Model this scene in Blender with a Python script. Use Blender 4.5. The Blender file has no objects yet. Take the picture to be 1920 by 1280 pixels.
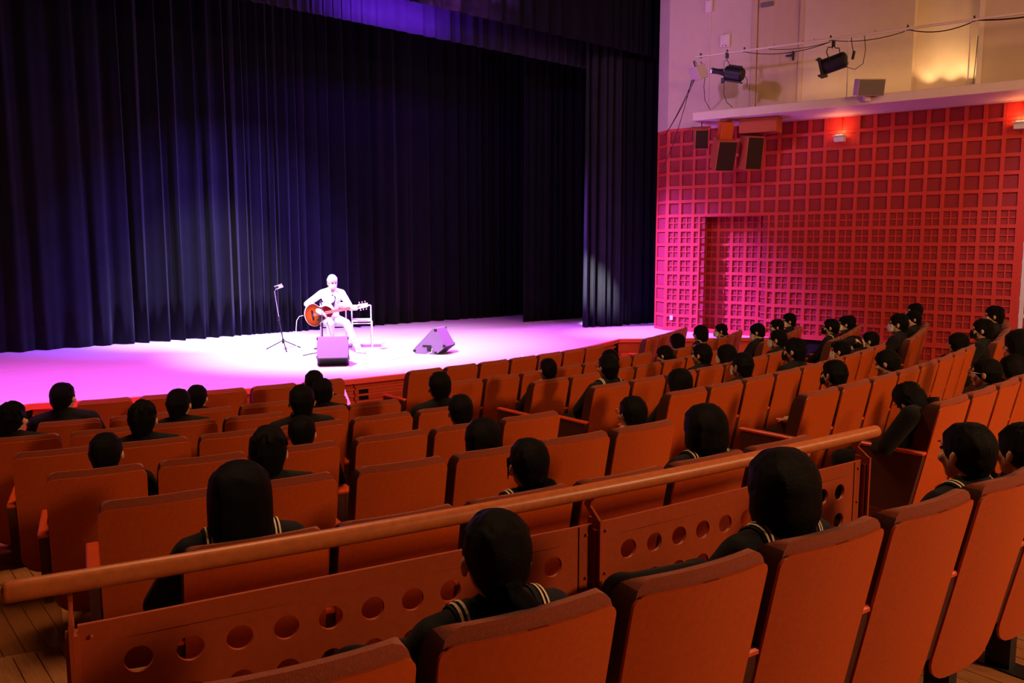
import bpy, math, random
from mathutils import Vector, Matrix, Euler
from mathutils.bvhtree import BVHTree
R_ = math.radians
sc = bpy.context.scene
col = sc.collection
random.seed(7)

# ------------------------------------------------------------------ camera, world, lights, exposure
cam = bpy.data.cameras.new('camera'); camo = bpy.data.objects.new('camera', cam); col.objects.link(camo)
camo.location = (0, 0, 2.45)
camo.rotation_euler = (R_(90) - 0.11572, 0, R_(-41))
cam.sensor_width = 36; cam.lens = 28.843; cam.clip_start = 0.05; cam.clip_end = 200
sc.camera = camo
w = bpy.data.worlds.new('world'); sc.world = w; w.use_nodes = True
w.node_tree.nodes['Background'].inputs[0].default_value = (0.02, 0.008, 0.006, 1)
w.node_tree.nodes['Background'].inputs[1].default_value = 0.15
sc.view_settings.view_transform = 'Standard'; sc.view_settings.look = 'None'
sc.view_settings.exposure = 0; sc.view_settings.gamma = 1; sc.view_settings.use_curve_mapping = False

def aim(o, to):
    o.rotation_euler = (Vector(to) - o.location).to_track_quat('-Z', 'Y').to_euler()
def spot(name, loc, to, power, color, size=40, blend=.5, rad=.1):
    l = bpy.data.lights.new(name, 'SPOT'); l.energy = power; l.color = color
    l.spot_size = R_(size); l.spot_blend = blend; l.shadow_soft_size = rad
    o = bpy.data.objects.new(name, l); col.objects.link(o); o.location = loc; aim(o, to); return o
def area(name, loc, to, power, color, sx=1, sy=1):
    l = bpy.data.lights.new(name, 'AREA'); l.energy = power; l.color = color; l.shape = 'RECTANGLE'; l.size = sx; l.size_y = sy
    o = bpy.data.objects.new(name, l); col.objects.link(o); o.location = loc; aim(o, to); return o
def point(name, loc, power, color, rad=.05):
    l = bpy.data.lights.new(name, 'POINT'); l.energy = power; l.color = color; l.shadow_soft_size = rad
    o = bpy.data.objects.new(name, l); col.objects.link(o); o.location = loc; return o

WARM = (1, .52, .24)
# dimmed house lights: low ones from the rear wall, a panel in the ceiling over the front rows
area('house_light_rear_right', (6.5, -4.6, 5.3), (6, 3, .9), 410, WARM, .9, .9)
area('house_light_rear', (12.0, -5.0, 6.0), (10, 5, .8), 240, WARM, .8, .8)
area('house_light_ceiling', (3.2, 6.5, 8.8), (3.0, 5.0, 0), 350, (1, .50, .22), 3, 2)
area('house_light_gallery', (8.5, 0.0, 8.2), (14.5, 5.5, 4.0), 130, WARM, 2, 2)
# stage lights
spot('wash_magenta_left', (1.2, 8.2, 8.3), (2.2, 11.2, .65), 6500, (1, .085, 1), 62, 1, .15)
spot('wash_magenta_middle', (8.2, 8.8, 8.3), (8.6, 11.7, .65), 5200, (1, .14, 1), 70, 1, .15)
spot('wash_violet_back', (9.0, 11.5, 8.5), (11.0, 14.2, .65), 4200, (.6, .10, 1), 76, 1, .15)
spot('wash_violet_right', (8.5, 14.6, 7.6), (13.9, 10.5, .9), 30000, (.28, .10, 1), 31, 1, .08)
spot('follow_spot_white', (3.4, 10.4, 8.4), (7.3, 12.65, .8), 8600, (1, .90, 1), 46, 1, .12)
spot('blue_curtain_spot', (8.8, 8.0, 8.2), (6.3, 15.9, 1.4), 30000, (.20, .10, 1), 40, 1, .06)
spot('curtain_foot_spot', (7.0, 11.0, 7.2), (6.0, 15.9, .9), 8000, (.75, .72, 1), 34, 1, .12)
spot('leg_curtain_spot', (6.0, 9.4, 8.0), (13.34, 12.65, 1.55), 40000, (.9, .93, 1), 6.5, 1, .05)
area('border_blue_light', (8.3, 12.42, 6.44), (8.3, 13.0, 6.52), 200, (.20, .02, 1), 2.2, .12)
spot('gallery_lilac_light', (6.0, 9.5, 6.8), (13.2, 11.0, 6.0), 900, (.74, .34, 1), 56, 1, .2)
spot('corner_cool_light', (12.0, 2.5, 6.5), (15.9, 4.2, 2.4), 400, (.85, .75, 1), 40, .9, .1)

# ------------------------------------------------------------------ materials
def rgb(r, g, b):
    f = lambda c: (c/255/12.92) if c/255 <= .04045 else ((c/255+.055)/1.055)**2.4
    return (f(r), f(g), f(b), 1)
def mat(name, c, rough=.6, spec=.4, metal=0, noise=0, nscale=20, bump=0, bscale=200, stretch=(1, 1, 1), sheen=0, coat=0):
    m = bpy.data.materials.new(name); m.use_nodes = True; nt = m.node_tree; b = nt.nodes['Principled BSDF']
    b.inputs['Base Color'].default_value = c; b.inputs['Roughness'].default_value = rough
    b.inputs['Specular IOR Level'].default_value = spec; b.inputs['Metallic'].default_value = metal
    if sheen: b.inputs['Sheen Weight'].default_value = sheen
    if coat: b.inputs['Coat Weight'].default_value = coat
    tc = nt.nodes.new('ShaderNodeTexCoord'); mp = nt.nodes.new('ShaderNodeMapping')
    mp.inputs['Scale'].default_value = stretch; nt.links.new(tc.outputs['Object'], mp.inputs[0])
    if noise:
        n = nt.nodes.new('ShaderNodeTexNoise'); n.inputs['Scale'].default_value = nscale; n.inputs['Detail'].default_value = 4
        r = nt.nodes.new('ShaderNodeMapRange'); r.inputs[1].default_value = .25; r.inputs[2].default_value = .75
        r.inputs[3].default_value = 1-noise; r.inputs[4].default_value = 1+noise*.6
        mx = nt.nodes.new('ShaderNodeVectorMath'); mx.operation = 'SCALE'; mx.inputs[0].default_value = c[:3]
        nt.links.new(mp.outputs[0], n.inputs[0]); nt.links.new(n.outputs[0], r.inputs[0]); nt.links.new(r.outputs[0], mx.inputs['Scale'])
        nt.links.new(mx.outputs[0], b.inputs['Base Color'])
    if bump:
        n = nt.nodes.new('ShaderNodeTexNoise'); n.inputs['Scale'].default_value = bscale; n.inputs['Detail'].default_value = 2
        bp = nt.nodes.new('ShaderNodeBump'); bp.inputs['Strength'].default_value = bump; bp.inputs['Distance'].default_value = .01
        nt.links.new(mp.outputs[0], n.inputs[0]); nt.links.new(n.outputs[0], bp.inputs['Height']); nt.links.new(bp.outputs[0], b.inputs['Normal'])
    return m
def emit(name, c, s):
    m = bpy.data.materials.new(name); m.use_nodes = True; b = m.node_tree.nodes['Principled BSDF']
    b.inputs['Base Color'].default_value = c; b.inputs['Emission Color'].default_value = c; b.inputs['Emission Strength'].default_value = s
    return m
M = dict(
 shell=mat('painted_orange_shell', (.56, .086, .010, 1), .42, .45, noise=.12, nscale=60, bump=.06, bscale=350),
 fabric=mat('russet_seat_fabric', (.36, .075, .035, 1), .92, .15, noise=.18, nscale=120, bump=.5, bscale=500, sheen=.2),
 side=mat('maroon_side_panel', (.085, .022, .016, 1), .7, .3, noise=.15, nscale=60, bump=.1, bscale=300),
 pad=mat('orange_armrest_pad', (.78, .085, .015, 1), .35, .45, noise=.1, nscale=40),
 iron=mat('black_iron', (.01, .01, .01, 1), .5, .4),
 plate=mat('seat_number_plate', (.30, .03, .012, 1), .5, .3),
 skin=mat('skin', (.62, .34, .22, 1), .55, .35, noise=.06, nscale=30),
 hair=mat('black_hair', (.0028, .0025, .0027, 1), .5, .13, noise=.3, nscale=60, bump=.8, bscale=120, stretch=(6, 6, .8)),
 black=mat('black_uniform_wool', (.006, .006, .008, 1), .85, .2, bump=.2, bscale=300, sheen=.05),
 navy=mat('navy_uniform_wool', (.006, .007, .014, 1), .85, .2, bump=.2, bscale=300, sheen=.05),
 stripe=mat('cream_braid', (.75, .62, .42, 1), .7, .2),
 white=mat('white_cotton', (.8, .77, .72, 1), .7, .2, bump=.1, bscale=200),
 maskw=mat('white_mask', (.72, .70, .68, 1), .8, .1),
 maskb=mat('black_mask', (.012, .012, .014, 1), .8, .1),
 eye=mat('dark_eye', (.01, .007, .005, 1), .2, .5),
 lens=mat('spectacle_wire', (.12, .12, .12, 1), .3, .6, metal=.8),
 shoe=mat('black_leather', (.008, .008, .008, 1), .3, .5),
 wallr=mat('red_lattice_wood', (.62, .045, .034, 1), .5, .35, noise=.12, nscale=25),
 wallp=mat('red_recessed_panel', (.33, .028, .034, 1), .7, .25, noise=.14, nscale=30, bump=.1, bscale=150),
 cream=mat('cream_painted_wall', (.62, .47, .36, 1), .8, .2, noise=.05, nscale=6),
 door=mat('beige_door', (.55, .38, .25, 1), .6, .3, noise=.06, nscale=8, stretch=(1, 1, .2)),
 trim=mat('white_painted_trim', (.74, .60, .52, 1), .6, .3, noise=.04, nscale=8),
 stage=mat('stage_boards', (.60, .52, .62, 1), .75, .12, noise=.14, nscale=5, stretch=(.4, 7, 1)),
 fascia=mat('orange_stage_fascia', (.60, .085, .022, 1), .45, .4, noise=.1, nscale=20, stretch=(1, 1, 4)),
 floor=mat('oak_floor', (.42, .17, .055, 1), .5, .35, noise=.25, nscale=10, stretch=(6, .7, 1)),
 dark=mat('dark_carcass', (.012, .008, .007, 1), .9, .1),
 velvet=mat('black_velvet', (.0055, .0055, .0075, 1), .95, .08, noise=.25, nscale=3, sheen=.05),
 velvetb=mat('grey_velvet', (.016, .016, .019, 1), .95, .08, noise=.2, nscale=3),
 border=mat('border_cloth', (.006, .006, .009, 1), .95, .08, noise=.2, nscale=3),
 rail=mat('varnished_handrail', (.60, .16, .045, 1), .38, .45, noise=.18, nscale=40, stretch=(1, 1, 1)),
 panel=mat('orange_guard_panel', (.42, .070, .018, 1), .45, .4, noise=.1, nscale=40, bump=.05, bscale=300),
 metalw=mat('white_enamel', (.75, .72, .72, 1), .4, .4),
 chrome=mat('bright_steel', (.7, .7, .72, 1), .25, .5, metal=.9),
 blackp=mat('black_plastic', (.012, .012, .013, 1), .45, .4),
 grille=mat('brown_speaker_grille', (.045, .022, .016, 1), .9, .1, noise=.3, nscale=300),
 spk=mat('cream_speaker_case', (.55, .42, .36, 1), .6, .3),
 spkr=mat('red_brown_case', (.45, .09, .035, 1), .6, .3, noise=.1, nscale=20),
 grey=mat('grey_speaker_cloth', (.20, .16, .16, 1), .9, .1, noise=.3, nscale=300),
 wedge=mat('wedge_carpet', (.24, .15, .32, 1), .9, .1, noise=.2, nscale=200),
 cable=mat('black_cable', (.01, .01, .01, 1), .5, .3),
 cablew=mat('white_cable', (.7, .7, .75, 1), .5, .3),
 burst=mat('sunburst_lacquer', (.55, .14, .03, 1), .25, .5, noise=.15, nscale=8),
 spruce=mat('spruce_edge', (.85, .75, .6, 1), .4, .4),
 denim=mat('pale_denim', (.55, .58, .70, 1), .8, .2, noise=.12, nscale=30),
 shirt=mat('white_shirt', (.8, .8, .82, 1), .8, .2, noise=.05, nscale=20),
 hairw=mat('overexposed_hair', (.6, .58, .56, 1), .8, .2),
 paper=mat('paper', (.8, .8, .8, 1), .8, .2),
 lampon=emit('sconce_glow', (1, .45, .18, 1), 14),
 pink=mat('pale_stringer_lit_batten', (.80, .68, .66, 1), .5, .3),
 dotb=mat('blue_black_dots', (.03, .02, .10, 1), .5, .3),
)
# smoked acrylic
ma = bpy.data.materials.new('smoked_acrylic'); ma.use_nodes = True; nt = ma.node_tree; nt.nodes.clear()
out = nt.nodes.new('ShaderNodeOutputMaterial'); mx = nt.nodes.new('ShaderNodeMixShader'); tr = nt.nodes.new('ShaderNodeBsdfTransparent'); gl = nt.nodes.new('ShaderNodeBsdfGlossy')
tr.inputs[0].default_value = (.74, .68, .62, 1); gl.inputs[0].default_value = (.5, .45, .4, 1); gl.inputs[1].default_value = .15; mx.inputs[0].default_value = .06
nt.links.new(tr.outputs[0], mx.inputs[1]); nt.links.new(gl.outputs[0], mx.inputs[2]); nt.links.new(mx.outputs[0], out.inputs[0]); M['acrylic'] = ma
# sunburst top of the guitar: amber centre, dark red rim (lacquer colour, in object space)
mg = M['burst']; nt = mg.node_tree; b = nt.nodes['Principled BSDF']
for l in list(b.inputs['Base Color'].links): nt.links.remove(l)
tc = nt.nodes.new('ShaderNodeTexCoord'); mp = nt.nodes.new('ShaderNodeMapping'); mp.inputs['Scale'].default_value = (4.2, 0, 4.6); mp.inputs['Location'].default_value = (-.45, 0, 0)
gr = nt.nodes.new('ShaderNodeTexGradient'); gr.gradient_type = 'SPHERICAL'; cr = nt.nodes.new('ShaderNodeValToRGB')
cr.color_ramp.elements[0].position = .05; cr.color_ramp.elements[0].color = (.06, .002, .002, 1); cr.color_ramp.elements[1].position = .75; cr.color_ramp.elements[1].color = (.30, .055, .004, 1)
nt.links.new(tc.outputs['Object'], mp.inputs[0]); nt.links.new(mp.outputs[0], gr.inputs[0]); nt.links.new(gr.outputs[0], cr.inputs[0]); nt.links.new(cr.outputs[0], b.inputs['Base Color'])

# ------------------------------------------------------------------ mesh helpers
class MB:
    def __init__(s): s.v = []; s.f = []
    def add(s, vs, fs, mtx=None):
        o = len(s.v)
        s.v += [tuple(mtx @ Vector(p)) if mtx else tuple(p) for p in vs]
        s.f += [tuple(i+o for i in f) for f in fs]; return s
    def box(s, x0, x1, y0, y1, z0, z1, mtx=None, b=0):
        if b:
            # chamfered box: 24 verts
            vs = []; idx = {}
            for sx, X in ((-1, x0), (1, x1)):
                for sy, Y in ((-1, y0), (1, y1)):
                    for sz, Z in ((-1, z0), (1, z1)):
                        for ax in range(3):
                            p = [X-sx*b, Y-sy*b, Z-sz*b]; p[ax] = (X, Y, Z)[ax]
                            idx[(sx, sy, sz, ax)] = len(vs); vs.append(p)
            fs = []
            for ax in range(3):
                a1, a2 = (ax+1) % 3, (ax+2) % 3
                for sg in (-1, 1):
                    q = []
                    for c1, c2 in ((-1, -1), (1, -1), (1, 1), (-1, 1)):
                        k = [0, 0, 0]; k[ax] = sg; k[a1] = c1; k[a2] = c2; q.append(idx[(*k, ax)])
                    fs.append(q if sg > 0 else q[::-1])
            for ax in range(3):
                a1, a2 = (ax+1) % 3, (ax+2) % 3
                for c1 in (-1, 1):
                    for c2 in (-1, 1):
                        k0 = [0, 0, 0]; k1 = [0, 0, 0]; k0[ax] = -1; k1[ax] = 1
                        for k in (k0, k1): k[a1] = c1; k[a2] = c2
                        q = [idx[(*k0, a1)], idx[(*k1, a1)], idx[(*k1, a2)], idx[(*k0, a2)]]
                        fs.append(q if c1*c2 < 0 else q[::-1])
            for sx in (-1, 1):
                for sy in (-1, 1):
                    for sz in (-1, 1):
                        q = [idx[(sx, sy, sz, a)] for a in range(3)]; fs.append(q if sx*sy*sz > 0 else q[::-1])
            return s.add(vs, fs, mtx)
        vs = [(x, y, z) for x in (x0, x1) for y in (y0, y1) for z in (z0, z1)]
        return s.add(vs, [(0, 1, 3, 2), (4, 6, 7, 5), (0, 4, 5, 1), (2, 3, 7, 6), (0, 2, 6, 4), (1, 5, 7, 3)], mtx)
    def prism(s, poly, a0, a1, axis='x', mtx=None):
        n = len(poly)
        def P(a, p): return {'x': (a, p[0], p[1]), 'y': (p[0], a, p[1]), 'z': (p[0], p[1], a)}[axis]
        vs = [P(a0, p) for p in poly]+[P(a1, p) for p in poly]
        ar = sum(poly[i][0]*poly[(i+1) % n][1]-poly[(i+1) % n][0]*poly[i][1] for i in range(n))
        flip = (ar > 0) ^ (axis == 'y')
        fs = [tuple(range(n)), tuple(range(2*n-1, n-1, -1))]+[(i, i+n, (i+1) % n+n, (i+1) % n) for i in range(n)]
        if flip: fs = [f[::-1] for f in fs]
        return s.add(vs, fs, mtx)
    def tube(s, pts, r, n=8, closed=False, caps=True):
        pts = [Vector(p) for p in pts]; m = len(pts); rs = r if isinstance(r, (list, tuple)) else [r]*m
        up = None; o = len(s.v)
        for i, p in enumerate(pts):
            a = pts[i-1] if (i > 0 or closed) else p; b_ = pts[(i+1) % m] if (i < m-1 or closed) else p
            d = (b_-a).normalized()
            if up is None: up = Vector((0, 0, 1)) if abs(d.z) < .9 else Vector((1, 0, 0))
            x = d.cross(up).normalized(); y = x.cross(d).normalized(); up = y
            for k in range(n):
                t = 2*math.pi*k/n; s.v.append(tuple(p+(x*math.cos(t)+y*math.sin(t))*rs[i]))
        for i in range(m if closed else m-1):
            j = (i+1) % m
            for k in range(n):
                l = (k+1) % n; s.f.append((o+i*n+k, o+i*n+l, o+j*n+l, o+j*n+k))
        if caps and not closed: s.f.append(tuple(o+k for k in range(n-1, -1, -1))); s.f.append(tuple(o+(m-1)*n+k for k in range(n)))
        return s
    def ell(s, c, r, rot=None, nu=16, nv=10):
        vs = []; fs = []; mt = Matrix.Translation(c)
        if rot is not None: mt = mt @ rot.to_4x4()
        for i in range(nv+1):
            ph = math.pi*i/nv
            if i in (0, nv): vs.append((0, 0, r[2]*math.cos(ph))); continue
            for j in range(nu):
                t = 2*math.pi*j/nu; vs.append((r[0]*math.sin(ph)*math.cos(t), r[1]*math.sin(ph)*math.sin(t), r[2]*math.cos(ph)))
        R0 = lambda i, j: 1+(i-1)*nu+j % nu
        for j in range(nu): fs.append((0, R0(1, j), R0(1, j+1))); fs.append((len(vs)-1, R0(nv-1, j+1), R0(nv-1, j)))
        for i in range(1, nv-1):
            for j in range(nu): fs.append((R0(i, j), R0(i+1, j), R0(i+1, j+1), R0(i, j+1)))
        return s.add(vs, fs, mt)
    def cap(s, a, b, ra, rb, n=12, k=4):
        a = Vector(a); b = Vector(b); d = b-a; L = d.length or 1e-4
        q = d.to_track_quat('Z', 'Y').to_matrix().to_4x4(); prof = []
        for i in range(k+1): t = math.pi/2*(1-i/k); prof.append((ra*math.cos(t), -ra*math.sin(t)))
        for i in range(k+1): t = math.pi/2*i/k; prof.append((rb*math.cos(t), L+rb*math.sin(t)))
        vs = []; fs = []
        for (r, z) in prof:
            for j in range(n): t = 2*math.pi*j/n; vs.append((max(r, 1e-4)*math.cos(t), max(r, 1e-4)*math.sin(t), z))
        m = len(prof)
        for i in range(m-1):
            for j in range(n): fs.append((i*n+j, i*n+(j+1) % n, (i+1)*n+(j+1) % n, (i+1)*n+j))
        fs.append(tuple(range(n-1, -1, -1))); fs.append(tuple((m-1)*n+j for j in range(n)))
        return s.add(vs, fs, Matrix.Translation(a) @ q)
    def mesh(s, name='m', m=None, smooth=False, ang=35):
        me = bpy.data.meshes.new(name); me.from_pydata(s.v, [], s.f); me.update()
        if m: me.materials.append(m)
        if smooth:
            me.polygons.foreach_set('use_smooth', [True]*len(me.polygons)); me.set_sharp_from_angle(angle=R_(ang))
        return me
def link(name, me, parent=None, loc=(0, 0, 0), rot=(0, 0, 0)):
    o = bpy.data.objects.new(name, me); col.objects.link(o)
    o.location = loc; o.rotation_euler = rot
    if parent: o.parent = parent
    return o
def build(name, mb, m, parent=None, smooth=False, loc=(0, 0, 0), rot=(0, 0, 0), ang=35):
    return link(name, mb.mesh(name, M[m] if isinstance(m, str) else m, smooth, ang), parent, loc, rot)
def tag(o, label, cat, group=None):
    o['label'] = label; o['category'] = cat
    if group: o['group'] = group
    return o
def struct(o): o['kind'] = 'structure'; return o
def stuff(o): o['kind'] = 'stuff'; return o
def thing(name, label, cat, loc=(0, 0, 0), rz=0, group=None):
    o = bpy.data.objects.new(name, None); col.objects.link(o); o.location = loc; o.rotation_euler = (0, 0, rz); o.empty_display_size = .1
    return tag(o, label, cat, group)
def dup(o, parent=None):
    c = o.copy(); col.objects.link(c); c.parent = parent; return c
# ------------------------------------------------------------------ the hall's geometry
CX, CY = 5.709, 23.166                       # common centre of the curved seat rows
ROW_R = [15.41, 16.40, 17.36, 18.25, 19.20, 20.21, 21.13, 22.32]
ROW_T = [1.010, 1.022, 1.118, 1.197, 1.284, 1.387, 1.457, 1.599]   # height of the seat backs
FLOOR = [t-.98 for t in ROW_T]
PITCH = .53
STAGE = .65
def polar(Rr, deg): return (CX+Rr*math.cos(R_(deg)), CY+Rr*math.sin(R_(deg)))
def ring(mb, r0, r1, z, a0, a1, n):
    for i in range(n):
        b0 = a0+(a1-a0)*i/n; b1 = a0+(a1-a0)*(i+1)/n
        p = [(*polar(r0, b0), z), (*polar(r1, b0), z), (*polar(r1, b1), z), (*polar(r0, b1), z)]
        mb.add(p, [(0, 1, 2, 3)])
def riser(mb, r, z0, z1, a0, a1, n):
    for i in range(n):
        b0 = a0+(a1-a0)*i/n; b1 = a0+(a1-a0)*(i+1)/n
        mb.add([(*polar(r, b0), z0), (*polar(r, b0), z1), (*polar(r, b1), z1), (*polar(r, b1), z0)], [(0, 1, 2, 3)])
# --- floor: flat in front of the stage, one low tier per row
mb = MB(); edges = [9.0]+[r+.06 for r in ROW_R[:7]]+[27.0]
A0, A1, NA = -150, -40, 110
for k in range(8):
    ring(mb, edges[k], edges[k+1], FLOOR[k], A0, A1, NA)
    if k: riser(mb, edges[k], FLOOR[k-1]-.02, FLOOR[k], A0, A1, NA)
riser(mb, 27.0, FLOOR[7], FLOOR[7]+.35, A0, A1, NA); ring(mb, 27.0, 40.0, FLOOR[7]+.35, A0, A1, NA)
floor = struct(build('floor', mb, 'floor'))
# planks where single boards can be told apart (left aisle end, and the strips of floor at the right)
def plank_strip(x0, x1, tiers, wd=.098, drop=None):
    n = int((x1-x0)/wd)
    for i in range(n):
        xa = x0+i*wd; xm = xa+wd/2
        for k in tiers:
            ra, rb = edges[k]+.004, min(edges[k+1], edges[k]+2.4)-.002
            ya = CY-math.sqrt(rb*rb-(xm-CX)**2); yb = CY-math.sqrt(ra*ra-(xm-CX)**2)
            h = random.uniform(.007, .0095)
            m = MB().box(xa+.002, xa+wd-.002, ya, yb, FLOOR[k]-.004, FLOOR[k]+h, b=.0015)
            build('plank', m, 'floor', floor)
plank_strip(-1.0, 1.35, (3, 4, 5, 6, 7))
plank_strip(3.4, 6.7, (6, 7))

# --- stage
SCX, SCY, SR = 6.95, 23.7, 14.02
def sarc(n=40, r=SR):
    a = math.asin(5.05/SR); return [(SCX+r*math.sin(-a+2*a*i/n), SCY-r*math.cos(-a+2*a*i/n)) for i in range(n+1)]
front = [(-2.6, 7.37)]+sarc()+[(16.6, 7.28)]
poly = front+[(20, 7.3), (20, 19.5), (-9, 19.5), (-9, 7.37)]
struct(build('stage_floor', MB().prism(poly, STAGE-.045, STAGE, 'z'), 'stage'))
def offs(pts, d):
    out = []
    for i, p in enumerate(pts):
        a = Vector(pts[max(i-1, 0)]); b = Vector(pts[min(i+1, len(pts)-1)]); t_ = (b-a).normalized(); nn = Vector((t_.y, -t_.x)); out.append((p[0]+nn.x*d, p[1]+nn.y*d))
    return out
def strip(mb, pts, d0, d1, z0, z1):
    a = offs(pts, d0); b = offs(pts, d1); n = len(pts); vs = [(*p, z0) for p in a]+[(*p, z1) for p in a]+[(*p, z0) for p in b]+[(*p, z1) for p in b]; fs = []
    for i in range(n-1):
        fs += [(i, i+n, i+1+n, i+1), (i+2*n, i+1+2*n, i+1+3*n, i+3*n), (i+n, i+3*n, i+1+3*n, i+1+n), (i, i+1, i+1+2*n, i+2*n)]
    fs += [(0, 2*n, 3*n, n), (n-1, 2*n-1, 4*n-1, 3*n-1)]
    return mb.add(vs, fs)
sf = thing('stage_apron', 'curved orange-red stage front with louvred boards below the magenta-lit edge', 'stage apron', (0, 0, 0))
build('nosing', strip(MB(), front, -.02, .045, STAGE-.06, STAGE+.004), 'fascia', sf, True)
arc = sarc(48)
for k in range(8):                               # eight fascia panels with seams between them
    seg = arc[k*6:k*6+7]
    if len(seg) > 1:
        # shrink the ends a little so the seams are real gaps
        s0 = Vector(seg[0]).lerp(Vector(seg[1]), .05); s1 = Vector(seg[-1]).lerp(Vector(seg[-2]), .05); seg = [tuple(s0)]+seg[1:-1]+[tuple(s1)]
        f = build('fascia_panel', strip(MB(), seg, -.16, -.10, .0, STAGE-.045), 'fascia', sf)
        for z in (.50, .41, .32, .20):
            build('louvre', strip(MB(), seg, -.11, -.055, z-.012, z+.012), 'fascia', f)
for a_, b_ in ((front[0], front[1]), (front[-2], front[-1])):
    build('wing_panel', strip(MB(), [a_, b_], -.12, -.06, .0, STAGE-.045), 'fascia', sf)
for z in (.365, .455):
    i = 24; p = Vector(arc[18]); q = Vector(arc[19]); 
    pv = [tuple(p.lerp(q, .35)), tuple(p.lerp(q, 1.0))]
    build('air_vent', strip(MB(), pv, -.12, -.092, z-.030, z+.030), 'dark', sf)
struct(build('stage_carcass', strip(MB(), front, -.30, -.17, 0, STAGE-.045), 'dark'))
# portable steps standing against the stage front
def steps(name, label, cx, cy, rz, wid, flip):
    t = thing(name, label, 'steps', (cx, cy, .03), rz)
    for k in range(3):
        h = (k+1)*.155; build('tread', MB().box(-wid/2+.02, wid/2-.02, -.75+k*.25, -.75+k*.25+.27, h-.03, h, b=.004), 'fascia', t)
    for s in (-1, 1):
        x = s*wid/2
        st = build('stringer', MB().prism([(-.80, 0), (-.80, .22), (-.04, .645), (-.04, 0)], x-.024, x+.024, 'x'), 'pink', t)
        d = MB()
        for (cy_, cz_) in ((-.74, .17), (-.06, .55)):
            for i in range(3):
                for j in range(3):
                    if (i+j) % 2 == 0 or i == 1: d.box(x-.028, x+.028, cy_-.028+i*.022, cy_-.014+i*.022, cz_-.03+j*.022, cz_-.016+j*.022)
        build('grip_dots', d, 'dotb', st)
steps('stage_steps', 'pale-sided steps up to the stage at the left aisle, beside the dark vents', 5.02, 9.80, R_(-14.5), .72, 0)
steps('stage_steps', 'pale-sided steps up to the stage behind the front row, right of the tilted monitor', 9.30, 9.98, R_(-10), .78, 0)

# --- curtains
def curtain(mb, x0, y0, x1, y1, z0, z1, amp, wl, seed, flare=.25, nz=10, step=.035):
    rnd = random.Random(seed); L = math.hypot(x1-x0, y1-y0); n = max(8, int(L/step)); tx, ty = (x1-x0)/L, (y1-y0)/L; nx, ny = ty, -tx
    ph = []; p = 0
    for i in range(n+1):
        ph.append(p); p += 2*math.pi*step/(wl*(1+.45*math.sin(i*step*.9+seed)+.25*math.sin(i*step*2.3+seed*2)))
    mod = [1+.35*math.sin(i*step*1.7+seed) for i in range(n+1)]
    o = len(mb.v)
    for j in range(nz+1):
        v = j/nz; z = z0+(z1-z0)*v; fl = 1+flare*(1-v)**2
        for i in range(n+1):
            s = L*i/n; a = amp*mod[i]*fl*(math.sin(ph[i])+.35*math.sin(2.1*ph[i]+.6+.4*v)); sh = .03*math.sin(ph[i]*.5+v*2)
            mb.v.append((x0+tx*(s+sh)+nx*a, y0+ty*(s+sh)+ny*a, z))
    for j in range(nz):
        for i in range(n): q = o+j*(n+1)+i; mb.f.append((q, q+1, q+n+2, q+n+1))
    return mb
def cloth_obj(name, mb, m, label, th=.012):
    o = build(name, mb, m, None, True, ang=80)
    md = o.modifiers.new('thickness', 'SOLIDIFY'); md.thickness = th
    return tag(o, label, 'curtain')
cloth_obj('stage_curtain', curtain(MB(), -8.5, 15.95, 15.4, 16.15, STAGE+.012, 8.9, .085, .30, 3), 'velvet', 'wide dark blue-lit folded curtain closing the back of the stage behind the guitarist')
cloth_obj('leg_curtain', curtain(MB(), 12.95, 14.5, 16.5, 14.4, STAGE+.012, 8.9, .07, .26, 5), 'velvet', 'black leg curtain hanging between the back curtain and the pale-folded one')
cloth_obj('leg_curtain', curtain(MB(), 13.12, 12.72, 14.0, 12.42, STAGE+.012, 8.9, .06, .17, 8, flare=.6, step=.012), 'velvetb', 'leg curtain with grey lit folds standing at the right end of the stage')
cloth_obj('leg_curtain', curtain(MB(), 14.0, 12.46, 15.6, 12.15, STAGE+.012, 8.9, .05, .25, 9), 'velvet', 'black leg curtain beside the red lattice wall, right of the grey lit folds')
cloth_obj('border_curtain', curtain(MB(), -6, 12.0, 16.5, 12.0, 6.56, 8.95, .022, .32, 11, 0, 4), 'border', 'front dark border curtain hanging above the stage edge')
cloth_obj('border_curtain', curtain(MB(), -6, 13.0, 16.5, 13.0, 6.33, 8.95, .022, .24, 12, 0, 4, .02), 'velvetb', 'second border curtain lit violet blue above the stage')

# --- shell of the hall (dark beyond the picture)
struct(build('ceiling', MB().box(-16, 24, -16, 20, 9.0, 9.2), 'dark'))
struct(build('wall_back', MB().box(-16, 24, -15.2, -15, 0, 9), 'dark'))
struct(build('wall_left', MB().box(-12.2, -12, -15, 20, 0, 9), 'dark'))
struct(build('wall_stage', MB().box(-12, 24, 19.3, 19.5, 0, 9), 'dark'))

# --- right wall, local frame: x = along the wall towards the audience, y = into the wall, z = up
W0 = (14.026, 11.094, 0); WR = R_(-77)
SW = .29; Z1 = 3.08; ZT = 4.845; NC = 22; SX0 = -.02
wr = struct(thing('wall_right', '', '', W0, WR)); 
for k in ('label', 'category'): del wr[k]
def wbuild(name, mb, m, parent=None, smooth=False): return build(name, mb, m, parent or wr, smooth)
RX0, RX1 = SX0+SW*2.5, SX0+SW*7.5
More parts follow.
